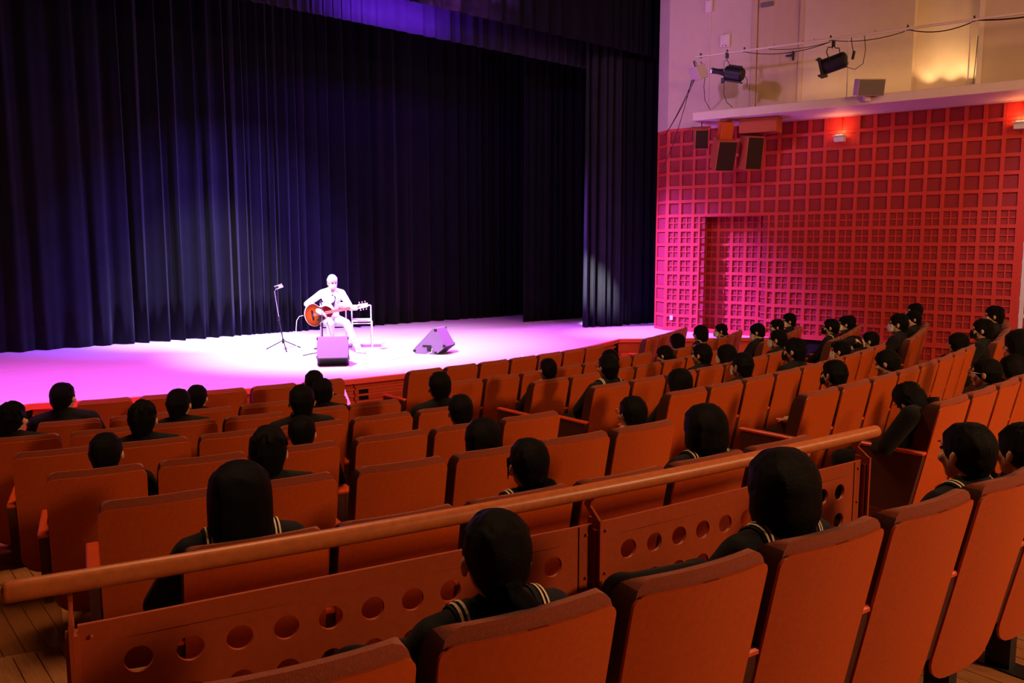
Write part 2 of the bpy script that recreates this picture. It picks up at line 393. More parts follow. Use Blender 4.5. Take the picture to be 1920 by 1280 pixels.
# carcass behind the lattice (with the doorway recess left open)
m = MB(); m.box(SX0-.05, RX0, .045, .3, .0, Z1); m.box(RX1, 6.43, .045, .3, 0, Z1); m.box(SX0-.05, 6.43, .045, .3, Z1, ZT); m.box(RX0-.1, RX1+.1, .40, .5, 0, Z1+.1)
wbuild('backing', m, 'dark')
HB = [STAGE+.03+.3*i for i in range(9)]; HB[-1] = Z1; VB = [Z1+.294*i for i in range(7)]
bw = .032
low = [.05+.3*i for i in range(2)]
rows_low = [(-.02+.0, .0)]
zl = [Z1-.3*i for i in range(11)]               # lower field lines, top down to the floor
cells = MB().box(-.5, .5, -.5, .5, -.5, .5)
pm = {}
def panel(sx, sz):
    k = (round(sx, 3), round(sz, 3))
    if k not in pm: pm[k] = MB().box(-sx/2, sx/2, 0, .012, -sz/2, sz/2, b=.002).mesh('wall_panel', M['wallp'])
    return pm[k]
lampcols = (11, 12, 21)
for r in range(6):
    for c in range(NC):
        if r >= 4 and c in (11, 12): continue
        if r >= 4 and c == 21: continue
        link('wall_panel', panel(SW-bw*2+.01, .294-bw*2+.012), wr, (SX0+SW*(c+.5), .028, Z1+.294*(r+.5)))
# plain boards behind the sconces
for c0, c1 in ((11, 13), (21, 22)):
    wbuild('plain_board', MB().box(SX0+SW*c0+bw, SX0+SW*c1-bw, .018, .03, Z1+.294*4+bw, ZT-bw), 'wallr')
# latticed field below: each 29 cm unit is one pierced lattice panel of four squares
def lattice_unit(y0=0.0):
    m = MB(); hx, hz = SW/2-bw+.006, .15-bw+.006; t = .011
    m.box(-t, t, .008, .026, -hz, hz); m.box(-hx, -t, .008, .026, -t, t); m.box(t, hx, .008, .026, -t, t)
    m.box(-hx, hx, .026, .036, -hz, hz)
    return m.mesh('lattice_panel', M['wallp'])
lu = lattice_unit()
# muntins carry the lattice colour, backing squares the darker one: two materials on one piece
lu.materials.append(M['wallr'])
for i, p in enumerate(lu.polygons): p.material_index = 1 if i < 18 else 0
ncell = 0
for r in range(10):
    zc = Z1-.3*(r+.5)
    for c in range(NC):
        x = SX0+SW*(c+.5)
        rec = RX0 < x-.01 and x+.01 < RX1
        if rec: continue
        if r >= 8 and c < 14: continue
        if c in (2,): pass
        link('lattice_panel', lu, wr, (x, 0, zc)); ncell += 1
# battens
for i in range(1, 7): wbuild('batten', MB().box(SX0, 6.40, -.004, .03, Z1+.294*i-bw, Z1+.294*i+bw, b=.003), 'wallr')
for i in range(0, 9):
    z = Z1-.3*i
    if i == 0: wbuild('batten', MB().box(SX0, 6.40, -.004, .03, z-bw, z+bw, b=.003), 'wallr')
    else:
        wbuild('batten', MB().box(SX0, RX0, -.004, .03, z-bw, z+bw, b=.003), 'wallr'); wbuild('batten', MB().box(RX1, 6.40, -.004, .03, z-bw, z+bw, b=.003), 'wallr')
for i in (9, 10): wbuild('batten', MB().box(SX0+SW*14, 6.40, -.004, .03, Z1-.3*i-bw, Z1-.3*i+bw, b=.003), 'wallr')
for c in range(NC+1):
    x = SX0+SW*c
    z0 = 0 if c >= 14 else STAGE
    hw = bw if c not in (0, NC) else bw*1.2
    if RX0 < x < RX1: z0 = Z1
    if c in (12,): 
        wbuild('batten', MB().box(x-.008, x+.008, -.003, .031, Z1+.294*4+.33, ZT), 'wallr'); wbuild('batten', MB().box(x-hw, x+hw, -.003, .031, z0, Z1+.294*4, b=.003), 'wallr'); continue
    wbuild('batten', MB().box(x-hw, x+hw, -.003, .031, z0, ZT, b=.003), 'wallr')
for x in (RX0, RX1): wbuild('batten', MB().box(x-.02, x+.02, -.003, .42, STAGE, Z1, b=.003), 'wallr')
wbuild('soffit_board', MB().box(RX0, RX1, .0, .42, Z1-.02, Z1+.02), 'wallr')
# doorway recess: latticed double door set back
d1 = struct(link('door_1', None, None)); d1.location = W0; d1.rotation_euler = (0, 0, WR)
build('door_leaf', MB().box(RX0, RX0+(RX1-RX0)/2-.004, .36, .40, STAGE+.02, Z1), 'wallr', d1)
build('door_leaf', MB().box(RX0+(RX1-RX0)/2+.004, RX1, .36, .40, STAGE+.02, Z1), 'wallr', d1)
for r in range(8):
    for c in range(5):
        link('lattice_panel', lu, d1, (RX0+SW*(c+.5), .325, Z1-.3*(r+.5)))
for c in range(6): build('stile', MB().box(RX0+SW*c-bw, RX0+SW*c+bw, .322, .36, STAGE+.02, Z1, b=.003), 'wallr', d1)
for r in range(9): build('ledger', MB().box(RX0, RX1, .3225, .359, Z1-.3*r-bw, Z1-.3*r+bw, b=.003), 'wallr', d1)
for c in range(1):
    for r in range(8): build('jamb_board', MB().box(RX0+.020, RX0+.028, .05, .30, Z1-.3*r-.27, Z1-.3*r-.03, b=.002), 'wallp', d1)
wbuild('end_board', MB().box(6.395, 6.455, -.005, .3, 0, ZT), 'wallr')
wbuild('skirting', MB().box(SX0-.03, 6.42, -.012, .03, STAGE, STAGE+.09), 'wallr')
# chamfered return beside the stage
ca = R_(65.6)
ch = struct(link('wall_return', None)); ch.location = (W0[0]+SX0*.22, W0[1]+.02, 0); ch.rotation_euler = (0, 0, ca-math.pi)
build('return_board', MB().box(-.50, .0, .03, .2, STAGE, ZT), 'dark', ch)
for r in range(14):
    zc = Z1-.3*(r+.5) if r < 8 else Z1+.294*(r-8+.5)
    build('return_panel', MB().box(-.44, -.07, .022, .034, zc-.115, zc+.115, b=.002), 'wallp', ch)
for z in [Z1-.3*i for i in range(9)]+[Z1+.294*i for i in range(1, 7)]: build('batten', MB().box(-.50, .0, -.003, .03, z-bw, z+bw, b=.003), 'wallr', ch)
for x in (-.47, -.03): build('batten', MB().box(x-.035, x+.035, -.004, .031, STAGE, ZT, b=.003), 'wallr', ch)
build('upper_return', MB().box(-.50, .0, -.01, .2, ZT+.03, 9.0), 'cream', ch)
# upper cream wall, ledge, cornice
struct(build('wall_right_upper', MB().box(SX0-.03, 1.70, -.01, .25, ZT+.03, 9.0).box(1.70, 2.70, .06, .25, ZT+.03, 9.0).box(2.70, 4.60, -.01, .25, ZT+.03, 9.0).box(4.60, 5.62, .22, .35, ZT+.03, 9.0).box(5.62, 12, -.01, .25, ZT+.03, 9.0), 'cream', None, False, W0, (0, 0, WR)))
lg = struct(build('gallery_ledge', MB().box(.95, 12, -1.02, .02, ZT, ZT+.155, b=.006), 'trim', None, False, W0, (0, 0, WR)))
struct(build('trim_1', MB().box(5.60, 5.68, -.04, .0, ZT+.155, 9.0), 'trim', None, False, W0, (0, 0, WR)))
struct(build('trim_2', MB().box(.9, 12, -.03, .0, ZT-.022, ZT), 'trim', None, False, W0, (0, 0, WR)))
d2 = struct(link('door_2', None)); d2.location = W0; d2.rotation_euler = (0, 0, WR)
m = MB(); m.box(1.70, 1.80, -.03, .06, ZT+.155, 7.28); m.box(2.62, 2.70, -.03, .06, ZT+.155, 7.28); m.box(1.70, 2.70, -.03, .06, 7.18, 7.28)
build('door_frame', m, 'door', d2)
dl = build('door_leaf', MB().box(1.81, 2.61, .01, .05, ZT+.17, 7.17, b=.004), 'door', d2)
build('door_closer', MB().box(1.86, 2.10, -.05, .01, 7.02, 7.10, b=.01), 'grey', d2)
build('door_handle', MB().box(2.50, 2.53, -.05, .01, 5.95, 6.12, b=.008).box(2.38, 2.52, -.05, -.03, 6.03, 6.06, b=.006), 'iron', d2)
build('louvre_panel', MB().box(2.26, 2.46, .0, .012, 5.90, 6.20, b=.004), 'door', d2)
# second lattice wall past the corner (only its edge is seen)
w2 = struct(link('wall_right_far', None)); w2.location = (W0[0]+.22495*6.45, W0[1]-.97437*6.45, 0); w2.rotation_euler = (0, 0, WR-R_(9))
build('backing', MB().box(0, 6, .05, .2, 0, ZT), 'dark', w2)
for r in range(14):
    for c in range(12): link('lattice_panel', lu, w2, (SW*(c+.5)+.04, 0, .15+.3*r+.08))
for r in range(15): build('batten', MB().box(0, 6, -.004, .03, .08+.3*r-bw, .08+.3*r+bw, b=.003), 'pink', w2)  # battens coloured pale to stand in for whitish light on the lattice
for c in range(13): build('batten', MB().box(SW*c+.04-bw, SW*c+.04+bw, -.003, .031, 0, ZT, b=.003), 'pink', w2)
# ------------------------------------------------------------------ guard rail behind the seventh row
RR = 21.5
def rp(s, z, d=0): a = -104.5+math.degrees(s/RR); x, y = polar(RR+d, a); return (x, y, z)
# s=0 near the left end; find arc length of a world x
def s_of_x(x): return RR*(math.asin((x-CX)/RR)-math.asin((polar(RR, -104.5)[0]-CX)/RR))
gr = thing('guard_rail', 'long round wooden handrail over perforated orange panels behind the seventh row', 'railing', (0, 0, 0))
sA, sB = s_of_x(.33), s_of_x(3.82)
n = 60; ts = [0, .0006, .002, .004]+[i/n for i in range(1, n)]+[.996, .998, .9994, 1]
build('handrail', MB().tube([rp(sA+(sB-sA)*q, 1.578) for q in ts], [.016, .022, .0265, .0285]+[.0285]*(n-1)+[.0285, .0265, .022, .016], 16), 'rail', gr, True)
posts = [s_of_x(.475), s_of_x(2.105), s_of_x(3.70)]
FZ = FLOOR[7]
for s in posts:
    c = rp(s, 0); tx = math.atan2(rp(s+.01, 0)[1]-c[1], rp(s+.01, 0)[0]-c[0])
    mt = Matrix.Translation((c[0], c[1], 0)) @ Matrix.Rotation(tx, 4, 'Z')
    p = build('post', MB().box(-.006, .006, -.045, .03, FZ, 1.475, mt).box(-.016, -.006, -.03, .02, FZ, 1.44, mt).box(.006, .016, -.03, .02, FZ, 1.44, mt), 'panel', gr)
    m = MB(); pr = [(-.045, 1.47), (-.005, 1.47), (.055, 1.515), (.03, 1.56), (.0, 1.56), (.018, 1.515)]
    build('bracket', MB().prism(pr, -.005, .005, 'x', mt), 'panel', p)
def pierced(s0, s1, n, m_l, m_r):
    """panel with round holes, built cell by cell along the arc"""
    mb = MB(); zt, zb = 1.46, .70; hr = .037; hz = [1.335, 1.20, 1.065, .93, .795]; pz = .135
    L = s1-s0; pw = (L-m_l-m_r)/n; th = .012
    def P(s, z, d): return rp(s, z, d)
    def quad(sa, sb, za, zb_):
        o = len(mb.v)
        for d in (0, th):
            mb.v += [P(sa, za, d), P(sb, za, d), P(sb, zb_, d), P(sa, zb_, d)]
        mb.f += [(o, o+1, o+2, o+3), (o+7, o+6, o+5, o+4), (o, o+4, o+5, o+1), (o+2, o+6, o+7, o+3), (o+1, o+5, o+6, o+2), (o+3, o+7, o+4, o)]
    quad(s0, s0+m_l, zb, zt); quad(s1-m_r, s1, zb, zt)
    quad(s0+m_l, s1-m_r, hz[0]+pz/2, zt); quad(s0+m_l, s1-m_r, zb, hz[-1]-pz/2)
    K = 24
    for i in range(n):
        for z in hz:
            cs = s0+m_l+pw*(i+.5); o = len(mb.v)
            for d in (0, th):
                for k in range(K):
                    a = 2*math.pi*k/K; ca_, sa_ = math.cos(a), math.sin(a); q = max(abs(ca_), abs(sa_))
                    mb.v.append(P(cs+ca_/q*pw/2, z+sa_/q*pz/2, d))
                for k in range(K):
                    a = 2*math.pi*k/K; mb.v.append(P(cs+math.cos(a)*hr, z+math.sin(a)*hr, d))
            for k in range(K):
                l = (k+1) % K
                mb.f += [(o+k, o+l, o+K+l, o+K+k), (o+2*K+l, o+2*K+k, o+3*K+k, o+3*K+l), (o+K+k, o+K+l, o+3*K+l, o+3*K+k)]
    return mb
for a_, b_ in ((0, 1), (1, 2)):
    s0, s1 = posts[a_]+.014, posts[b_]-.014
    pn = build('perforated_panel', pierced(s0, s1, 11, .075, .105), 'panel', gr)
    for s in (s0+.03, s1-.03):
        for z in (1.425, 1.265, 1.10):
            q = rp(s, z, .014); build('bolt', MB().ell(q, (.006, .006, .006), nu=8, nv=5), 'panel', pn, True)
    build('seam_strip', MB().box(0, 0, 0, 0, 0, 0) if False else strip(MB(), [rp(s1-.062+i*.001, 0)[:2] for i in range(2)], .012, .015, .70, 1.458), 'iron', pn)
build('acrylic_sheet', strip(MB(), [rp(s_of_x(.05)+i*.06, 0)[:2] for i in range(8)], -.003, .003, 1.41, 1.555), 'acrylic', gr)

# ------------------------------------------------------------------ seats
def sheet(zs, hw, nc, front, back):
    mb = MB(); rows = []
    for z, h in zip(zs, hw):
        f = []; b = []
        for i in range(nc+1):
            x = -h+2*h*i/nc; f.append(len(mb.v)); mb.v.append((x, front(x, z), z)); b.append(len(mb.v)); mb.v.append((x, back(x, z), z))
        rows.append((f, b))
    for j in range(len(rows)-1):
        (f0, b0), (f1, b1) = rows[j], rows[j+1]
        for i in range(nc): mb.f += [(f0[i+1], f0[i], f1[i], f1[i+1]), (b0[i], b0[i+1], b1[i+1], b1[i])]
        mb.f += [(f0[0], b0[0], b1[0], f1[0]), (b0[nc], f0[nc], f1[nc], b1[nc])]
    f0, b0 = rows[0]; f1, b1 = rows[-1]
    for i in range(nc): mb.f += [(f0[i], f0[i+1], b0[i+1], b0[i]), (f1[i+1], f1[i], b1[i], b1[i+1])]
    return mb
SLOPE = .16
def ybase(x, z): return SLOPE*(.965-z)/.765+.42*x*x
zs = []; hw = []; rb, rt = .11, .035; HWID = .238
for i in range(6): a = math.pi/2*i/5; zs.append(.19+rb*(1-math.cos(a))); hw.append(HWID-rb+rb*math.sin(a))
hw[0] = HWID-rb
for z in (.45, .62, .78): zs.append(z); hw.append(HWID)
for i in range(5): a = math.pi/2*i/4; zs.append(.965-rt+rt*math.sin(a)); hw.append(HWID-rt+rt*math.cos(a))
shell_m = sheet(zs, hw, 8, lambda x, z: ybase(x, z)+.010, lambda x, z: ybase(x, z)).mesh('back_shell', M['shell'], True, 40)
zs = [.40, .46, .60, .75, .86, .91, .95, .975, .99, 1.0]; hw = [.225, .232, .2345, .2355, .2355, .234, .230, .222, .208, .185]
thk = [.05, .08, .095, .10, .10, .098, .088, .072, .05, .02]
def fr(x, z):
    for i in range(len(zs)-1):
        if zs[i] <= z <= zs[i+1]: t = thk[i]+(thk[i+1]-thk[i])*(z-zs[i])/(zs[i+1]-zs[i]); break
    return ybase(x, min(z, .98))+.012+t
def bk(x, z): return ybase(x, min(z, .98))+.009+(.0 if z < .95 else (z-.95)*.25)
cush_m = sheet(zs, hw, 8, fr, bk).mesh('back_cushion', M['fabric'], True, 50)
# the sides of the cushion are the dark cheek of the seat
cush_m.materials.append(M['side'])
for p in cush_m.polygons:
    if abs(p.normal.x) > .75: p.material_index = 1
sm = MB(); sm.box(-.222, .222, .16, .60, .375, .46, b=.025)
seat_m = sm.mesh('seat_cushion', M['fabric'], True, 50)
arm_pf = [(.15, .30), (.20, .245), (.46, .245), (.52, .30), (.52, .63), (.50, .645), (.078, .645), (.085, .60)]
arm_m = MB().prism(arm_pf, -.022, .022, 'x').mesh('armrest', M['side'])
pad_m = MB().box(-.027, .027, .072, .53, .645, .668, b=.006).mesh('armrest_pad', M['pad'])
leg_m = MB().box(-.03, .03, .20, .30, .0, .375).box(-.06, .06, .12, .36, 0, .012).mesh('pedestal', M['iron'])
plt_m = MB().box(-.026, .026, .001, .009, .9645, .966).mesh('number_plate', M['plate'])
BLK = {
 'A': {1: (152.61, 5), 2: (153.59, 5), 3: (152.69, 5), 4: (153.59, 4), 5: (152.91, 3), 6: (152.24, 2), 7: (151.60, 1)},
 'B': {3: (145.85, 1), 4: (146.93, 2), 5: (148.02, 3), 6: (149.11, 4), 7: (150.20, 5)},
 'C': {1: (139.95, 7), 2: (140.58, 7), 3: (139.35, 7), 4: (139.62, 8), 5: (139.99, 9), 6: (139.22, 8), 7: (139.29, 5)},
 'D': {1: (122.35, 4), 2: (126.3, 6), 3: (123.9, 5), 4: (123.8, 5), 5: (124.0, 5), 6: (126.3, 6)},
 'E': {8: (151.97, 8)},
}
# row 3 of block A was measured from its second seat
BLK['A'][3] = (154.44, 5)
ORD = ['first', 'second', 'third', 'fourth', 'fifth', 'sixth', 'seventh', 'eighth', 'ninth']
ROWN = {1: 'front row', 2: 'second row', 3: 'third row', 4: 'fourth row', 5: 'fifth row', 6: 'sixth row', 7: 'seventh row', 8: 'nearest row behind the handrail'}
BLKN = {'A': 'block at the photo\'s left edge', 'B': 'small block right of the left aisle', 'C': 'long middle-right block', 'D': 'block along the red lattice wall', 'E': ''}
SEAT = {}
def seat_frame(b, r, i):
    th, n = BLK[b][r]; Rr = ROW_R[r-1]+(.16 if b == 'D' else 0)
    ang = 49-(th-math.degrees(i*PITCH/Rr)); x, y = polar(Rr, ang); return x, y, FLOOR[r-1], R_(ang+90)
for b in BLK:
    for r, (th, n) in BLK[b].items():
        for i in range(n):
            x, y, z, rz = seat_frame(b, r, i)
            lab = '%s orange theatre seat from the left, %s%s' % (ORD[i], ROWN[r], (', '+BLKN[b]) if b != 'E' else '')
            t = thing('theatre_seat', lab, 'seat', (x, y, z), rz, 'theatre seats in the %s%s' % (ROWN[r], (' of the '+BLKN[b]) if b != 'E' else ''))
            link('back_shell', shell_m, t); link('back_cushion', cush_m, t); link('seat_cushion', seat_m, t); link('pedestal', leg_m, t)
            if r >= 7: link('number_plate', plt_m, t)
            for sd in ((-1, 1) if i == n-1 else (-1,)):
                a = link('armrest', arm_m, t, (sd*.2645, .02, 0)); link('armrest_pad', pad_m, a)
            SEAT[(b, r, i)] = t

# ------------------------------------------------------------------ people
def remesh(mb, vox, smooth=4, mat_=None, name='body', post=None):
    me = bpy.data.meshes.new('tmp'); me.from_pydata(mb.v, [], mb.f); me.update()
    o = bpy.data.objects.new('tmp', me); col.objects.link(o)
    a = o.modifiers.new('r', 'REMESH'); a.mode = 'VOXEL'; a.voxel_size = vox; a.use_smooth_shade = True
    if smooth: s_ = o.modifiers.new('s', 'SMOOTH'); s_.factor = .5; s_.iterations = smooth
    dg = bpy.context.evaluated_depsgraph_get(); me2 = bpy.data.meshes.new_from_object(o.evaluated_get(dg)); me2.name = name
    bpy.data.objects.remove(o); bpy.data.meshes.remove(me)
    me2.materials.clear()
    if mat_: me2.materials.append(M[mat_])
    me2.polygons.foreach_set('use_smooth', [True]*len(me2.polygons)); return me2
def headparts(mb, H, rot):
    H = Vector(H); q = lambda p: H+rot @ Vector(p)
    mb.ell(q((0, -.008, .025)), (.076, .094, .088), rot, 20, 14)
    mb.ell(q((0, .022, -.035)), (.062, .064, .075), rot, 18, 12)
    mb.ell(q((0, .045, -.088)), (.034, .034, .026), rot)
    mb.cap(q((0, .082, .010)), q((0, .097, -.026)), .009, .0125)
    mb.ell(q((0, .083, -.058)), (.022, .010, .009), rot)
    for s in (-1, 1):
        mb.ell(q((s*.083, -.010, -.014)), (.009, .017, .028), rot, 12, 8)
        mb.ell(q((s*.044, .062, -.028)), (.024, .02, .022), rot, 12, 8)
        mb.ell(q((s*.030, .078, .026)), (.020, .010, .007), rot, 12, 8)
def arms(mb, J, grow=0, hands=True):
    for s in (-1, 1):
        k = 'R' if s > 0 else 'L'; sh, el, wr_, hd = J['sh'+k], J['el'+k], J['wr'+k], J['ha'+k]
        mb.cap(sh, el, .050+grow, .040+grow); mb.cap(el, wr_, .038+grow, (.027 if not grow else .036+grow*.6))
        if hands:
            w_ = Vector(wr_); d = (Vector(hd)-w_).normalized(); side = d.cross(Vector((0, 0, 1))); side = side.normalized() if side.length > .1 else Vector((1, 0, 0)); nrm = side.cross(d)
            mb.cap(w_, w_+d*.065, .026, .030)
            for f in range(4):
                o = w_+d*.07+side*((f-1.5)*.0185); ln = (.030, .036, .033, .025)[f]
                p1 = o+d*ln-nrm*.006; p2 = p1+d*ln*.7-nrm*.020; mb.cap(o-d*.02, p1, .0090, .0085, 8, 2); mb.cap(p1, p2, .0085, .0070, 8, 2)
            sg = -s
            o = w_+d*.025+side*sg*.026; mb.cap(o, o+d*.030+side*sg*.022, .0105, .0095, 8, 2); mb.cap(o+d*.030+side*sg*.022, o+d*.055+side*sg*.020-nrm*.008, .0095, .008, 8, 2)
def joints(**k):
    J = dict(H=(0, .20, 1.07), neck=(0, .165, .955), chest=(0, .185, .82), waist=(0, .24, .66), pel=(0, .29, .53),
             shL=(-.178, .20, .890), shR=(.178, .20, .890), elL=(-.262, .30, .695), elR=(.262, .30, .695),
             wrL=(-.075, .46, .585), wrR=(.075, .46, .585), haL=(-.03, .54, .565), haR=(.03, .54, .565),
             hiL=(-.09, .31, .515), hiR=(.09, .31, .515), knL=(-.095, .69, .49), knR=(.095, .69, .49),
             anL=(-.10, .70, .10), anR=(.10, .70, .10), toL=(-.11, .83, .035), toR=(.11, .83, .035))
    J.update(k); return J
def body_mesh(J, yaw, pitch, roll, vox):
    mb = MB(); rot = Euler((R_(pitch), R_(roll), R_(yaw))).to_matrix()
    headparts(mb, J['H'], rot)
    hb = Vector(J['H'])+rot @ Vector((0, -.02, -.05)); mb.cap(hb, J['neck'], .052, .056)
    mb.cap(J['neck'], J['chest'], .062, .11); mb.ell(J['chest'], (.150, .10, .13)); mb.cap(J['chest'], J['waist'], .115, .105); mb.cap(J['waist'], J['pel'], .112, .13)
    for k in 'LR':
        mb.cap(J['neck'], J['sh'+k], .045, .052); mb.cap(J['hi'+k], J['kn'+k], .082, .056); mb.cap(J['kn'+k], J['an'+k], .054, .036); mb.cap(J['an'+k], J['to'+k], .036, .028)
        mb.cap(J['pel'], J['hi'+k], .1, .085)
    arms(mb, J)
    return remesh(mb, vox, 3, 'skin', 'body')
def jacket_mesh(J, vox, m):
    mb = MB(); g = .013
    ck = Vector(J['neck']); mb.cap(J['neck'], J['chest'], .066, .125); mb.ell(J['chest'], (.172, .118, .14)); mb.cap(J['chest'], J['waist'], .130, .125); mb.cap(J['waist'], J['pel'], .13, .145)
    for k in 'LR': mb.cap(J['neck'], J['sh'+k], .050, .064); 
    arms(mb, J, .016, False)
    return remesh(mb, vox, 4, m, 'jacket')
def trousers_mesh(J, vox, m, skirt):
    mb = MB(); mb.ell(J['pel'], (.165, .14, .12))
    for k in 'LR':
        mb.cap(J['hi'+k], J['kn'+k], .098, .074)
        if not skirt: mb.cap(J['kn'+k], Vector(J['an'+k])+Vector((0, 0, .0)), .072, .058)
    if skirt:
        a = Vector(J['hiL']).lerp(Vector(J['hiR']), .5); b = Vector(J['knL']).lerp(Vector(J['knR']), .5)
        for k in 'LR':
            for t in (.3, .6, .95): mb.cap(Vector(J['hi'+k]).lerp(Vector(J['kn'+k]), t), a.lerp(b, t), .088, .088)
            mb.cap(J['kn'+k], Vector(J['kn'+k])+Vector((0, .01, -.14)), .085, .095)
        mb.cap(Vector(J['knL'])+Vector((0, .01, -.14)), Vector(J['knR'])+Vector((0, .01, -.14)), .09, .09)
    return remesh(mb, vox, 4, m, 'skirt' if skirt else 'trousers')
def shoes_mesh(J):
    mb = MB()
    for k in 'LR': a = Vector(J['an'+k]); t = Vector(J['to'+k]); mb.cap(a+Vector((0, -.02, -.045)), t, .047, .040); mb.cap(a+Vector((0, 0, -.01)), a+Vector((0, 0, -.05)), .046, .046)
    return remesh(mb, .009, 2, 'shoe', 'shoes')
def hair_mesh(style, vox=.006):
    mb = MB(); rnd = random.Random(len(style)*7+ord(style[0]))
    big = style in ('bob', 'long')
    cz = .014 if big else .024; cy = -.018
    R1, R2, R3 = (.106, .110, .112) if big else (.084, .102, .098)
    q = lambda a, p, k=1.0: Vector((R1*math.cos(a)*math.sin(p)*k, cy+R2*math.sin(a)*math.sin(p)*k, cz+R3*math.cos(p)*k))
    mb.ell((0, cy, cz), (R1, R2, R3), None, 28, 20)
    if big: mb.ell((0, -.026, -.035), (.104, .094, .080), None, 26, 16)
    elif style in ('pony', 'bun'): mb.ell((0, -.040, -.014), (.074, .072, .070), None, 22, 14); mb.ell((0, -.050, -.050), (.056, .050, .044))
    else: mb.ell((0, -.040, -.012), (.078, .074, .074), None, 22, 14); mb.ell((0, -.054, -.052), (.060, .044, .042))
    # fringe and temples as locks that follow the skull
    for i in range(9):
        a = R_(90-38+i*9.5); e_ = abs(i-4)/4
        mb.cap(q(a, R_(38), .94), q(a, R_(66+rnd.uniform(-3, 3)), .985), .014, .012, 8, 2); mb.cap(q(a, R_(64), .985), q(a, R_(78+4*e_+rnd.uniform(-3, 4)), .97), .012, .006, 8, 2)
    for s in (-1, 1):
        for k in range(3):
            a = R_(90)-s*R_(58+k*17); mb.cap(q(a, R_(60), .93), q(a, R_(96 if k else 104), .96), .014, .008, 8, 2)
    if style == 'tuft':
        for i in range(26):
            a = rnd.uniform(0, 2*math.pi); p = rnd.uniform(.15, 1.25); b_ = a+rnd.uniform(-.25, .25)
            mb.cap(q(a, p, .94), q(b_, p+rnd.uniform(.25, .4), 1.07), .020, .007, 8, 2)
    if style in ('short', 'tuft'):
        for i in range(9): a = R_(205+i*16); mb.cap(q(a, R_(95), .90), (.055*math.cos(a), -.03+.068*math.sin(a), -.085+rnd.uniform(-.008, .006)), .018, .008, 8, 2)
    if style == 'bob':
        for i in range(29):
            a = R_(155+i*230/28); x, y = .085*math.cos(a), -.024+.078*math.sin(a); mb.cap((x, y, -.01), (x*1.0, y, -.07), .024, .024); mb.cap((x*1.0, y, -.07), (x*.80, y*.86, -.142+rnd.uniform(-.004, .006)), .024, .012)
        mb.ell((0, -.036, -.080), (.080, .066, .044))
    if style == 'long':
        for i in range(27):
            a = R_(162+i*216/26); x, y = .084*math.cos(a), -.026+.074*math.sin(a); mb.cap((x, y, -.01), (x*1.12, y*.75-.03, -.235+rnd.uniform(-.02, .01)), .024, .013)
        mb.ell((0, -.056, -.13), (.088, .044, .12))
    if style == 'pony':
        mb.ell((.008, -.104, -.055), (.026, .024, .026))
        for i in range(11):
            k = i/10; mb.cap((.008, -.108, -.058), (.040+.05*k, -.122-.02*math.sin(3.1*k), -.125-rnd.uniform(0, .01)), .028, .026)
            mb.cap((.040+.05*k, -.122-.02*math.sin(3.1*k), -.125), (.070+.085*k, -.100, -.195-rnd.uniform(0, .02)), .026, .008)
    if style == 'bun':
        mb.ell((.048, -.108, -.072), (.038, .036, .036)); mb.cap((.02, -.09, -.055), (.048, -.108, -.072), .022, .03)
        for s in (-1, 1): mb.cap((s*.072, .050, .02), (s*.070, .058, -.075), .009, .004)
    for i in range(40):                         # fine locks all over
        a = rnd.uniform(R_(165), R_(375)); p0 = rnd.uniform(.25, .9); p1 = p0+rnd.uniform(.35, .6); mb.cap(q(a, p0, .955), q(a, p1, .955), .0100, .006, 6, 1)
    return remesh(mb, vox, 2, 'hair', 'hair')
def mask_mesh():
    vs = []; fs = []; nx, nz = 12, 8
    for j in range(nz+1):
        for i in range(nx+1):
            a = R_(-78+156*i/nx); z = -.098+.098*j/nz; e = abs(a)/R_(78); zz = z*(1-.45*e**2)-.045*e**2*.6
            r = .082-.004*e; vs.append((r*math.sin(a)*.90, .024+r*math.cos(a)*(1.0+.10*math.sin(math.pi*min(1, (j+.5)/nz)))-.028*abs(zz+.045)*2, zz))
    for j in range(nz):
        for i in range(nx): q = j*(nx+1)+i; fs.append((q, q+1, q+nx+2, q+nx+1))
    mb = MB().add(vs, fs)
    for s in (-1, 1):
        mb.tube([(s*.076, .035, -.03), (s*.084, .01, -.015), (s*.089, -.018, -.02)], .0016, 5); mb.tube([(s*.074, .035, -.065), (s*.084, .01, -.05), (s*.089, -.018, -.035)], .0016, 5)
    return mb
mask_w = mask_mesh().mesh('mask', M['maskw'], True, 80); mask_k = mask_mesh().mesh('mask', M['maskb'], True, 80)
eye_m = MB().ell((0, 0, 0), (.0125, .008, .008), nu=12, nv=8).mesh('eye', M['eye'], True)
brow_m = MB().cap((-.016, 0, 0), (.016, 0, 0), .003, .002, 6, 1).mesh('eyebrow', M['hair'], True)
gm = MB()
for s in (-1, 1):
    gm.tube([(s*.032+.024*math.cos(a), .105, .006+.018*math.sin(a)) for a in [i*math.pi/8 for i in range(16)]], .0018, 5, closed=True); gm.tube([(s*.056, .104, .01), (s*.082, .05, .008), (s*.088, -.01, .002)], .0018, 5)
gm.tube([(-.008, .106, .01), (.008, .106, .01)], .0018, 5)
glass_m = gm.mesh('spectacles', M['lens'], True)
HAIR = {}
def hair(style):
    if style not in HAIR: HAIR[style] = hair_mesh(style)
    return HAIR[style]
def surf_strip(bvh, f, n, wd, off, mb):
    """a narrow band laid on a surface; f(t) gives (origin, direction, side) for the ray"""
    prev = None
    for i in range(n+1):
        o_, d_, sd = f(i/n); pts = []
        for s in (-.5, .5):
            h = bvh.ray_cast(o_+sd*wd*s, d_)
            if h[0] is None: pts = None; break
            pts.append(h[0]-d_*off)
        if pts is None: prev = None; continue
        q = len(mb.v); mb.v += [tuple(p) for p in pts]
        if prev is not None: mb.f += [(prev, q, q+1, prev+1), (prev+1, q+1, q, prev)]
        prev = q
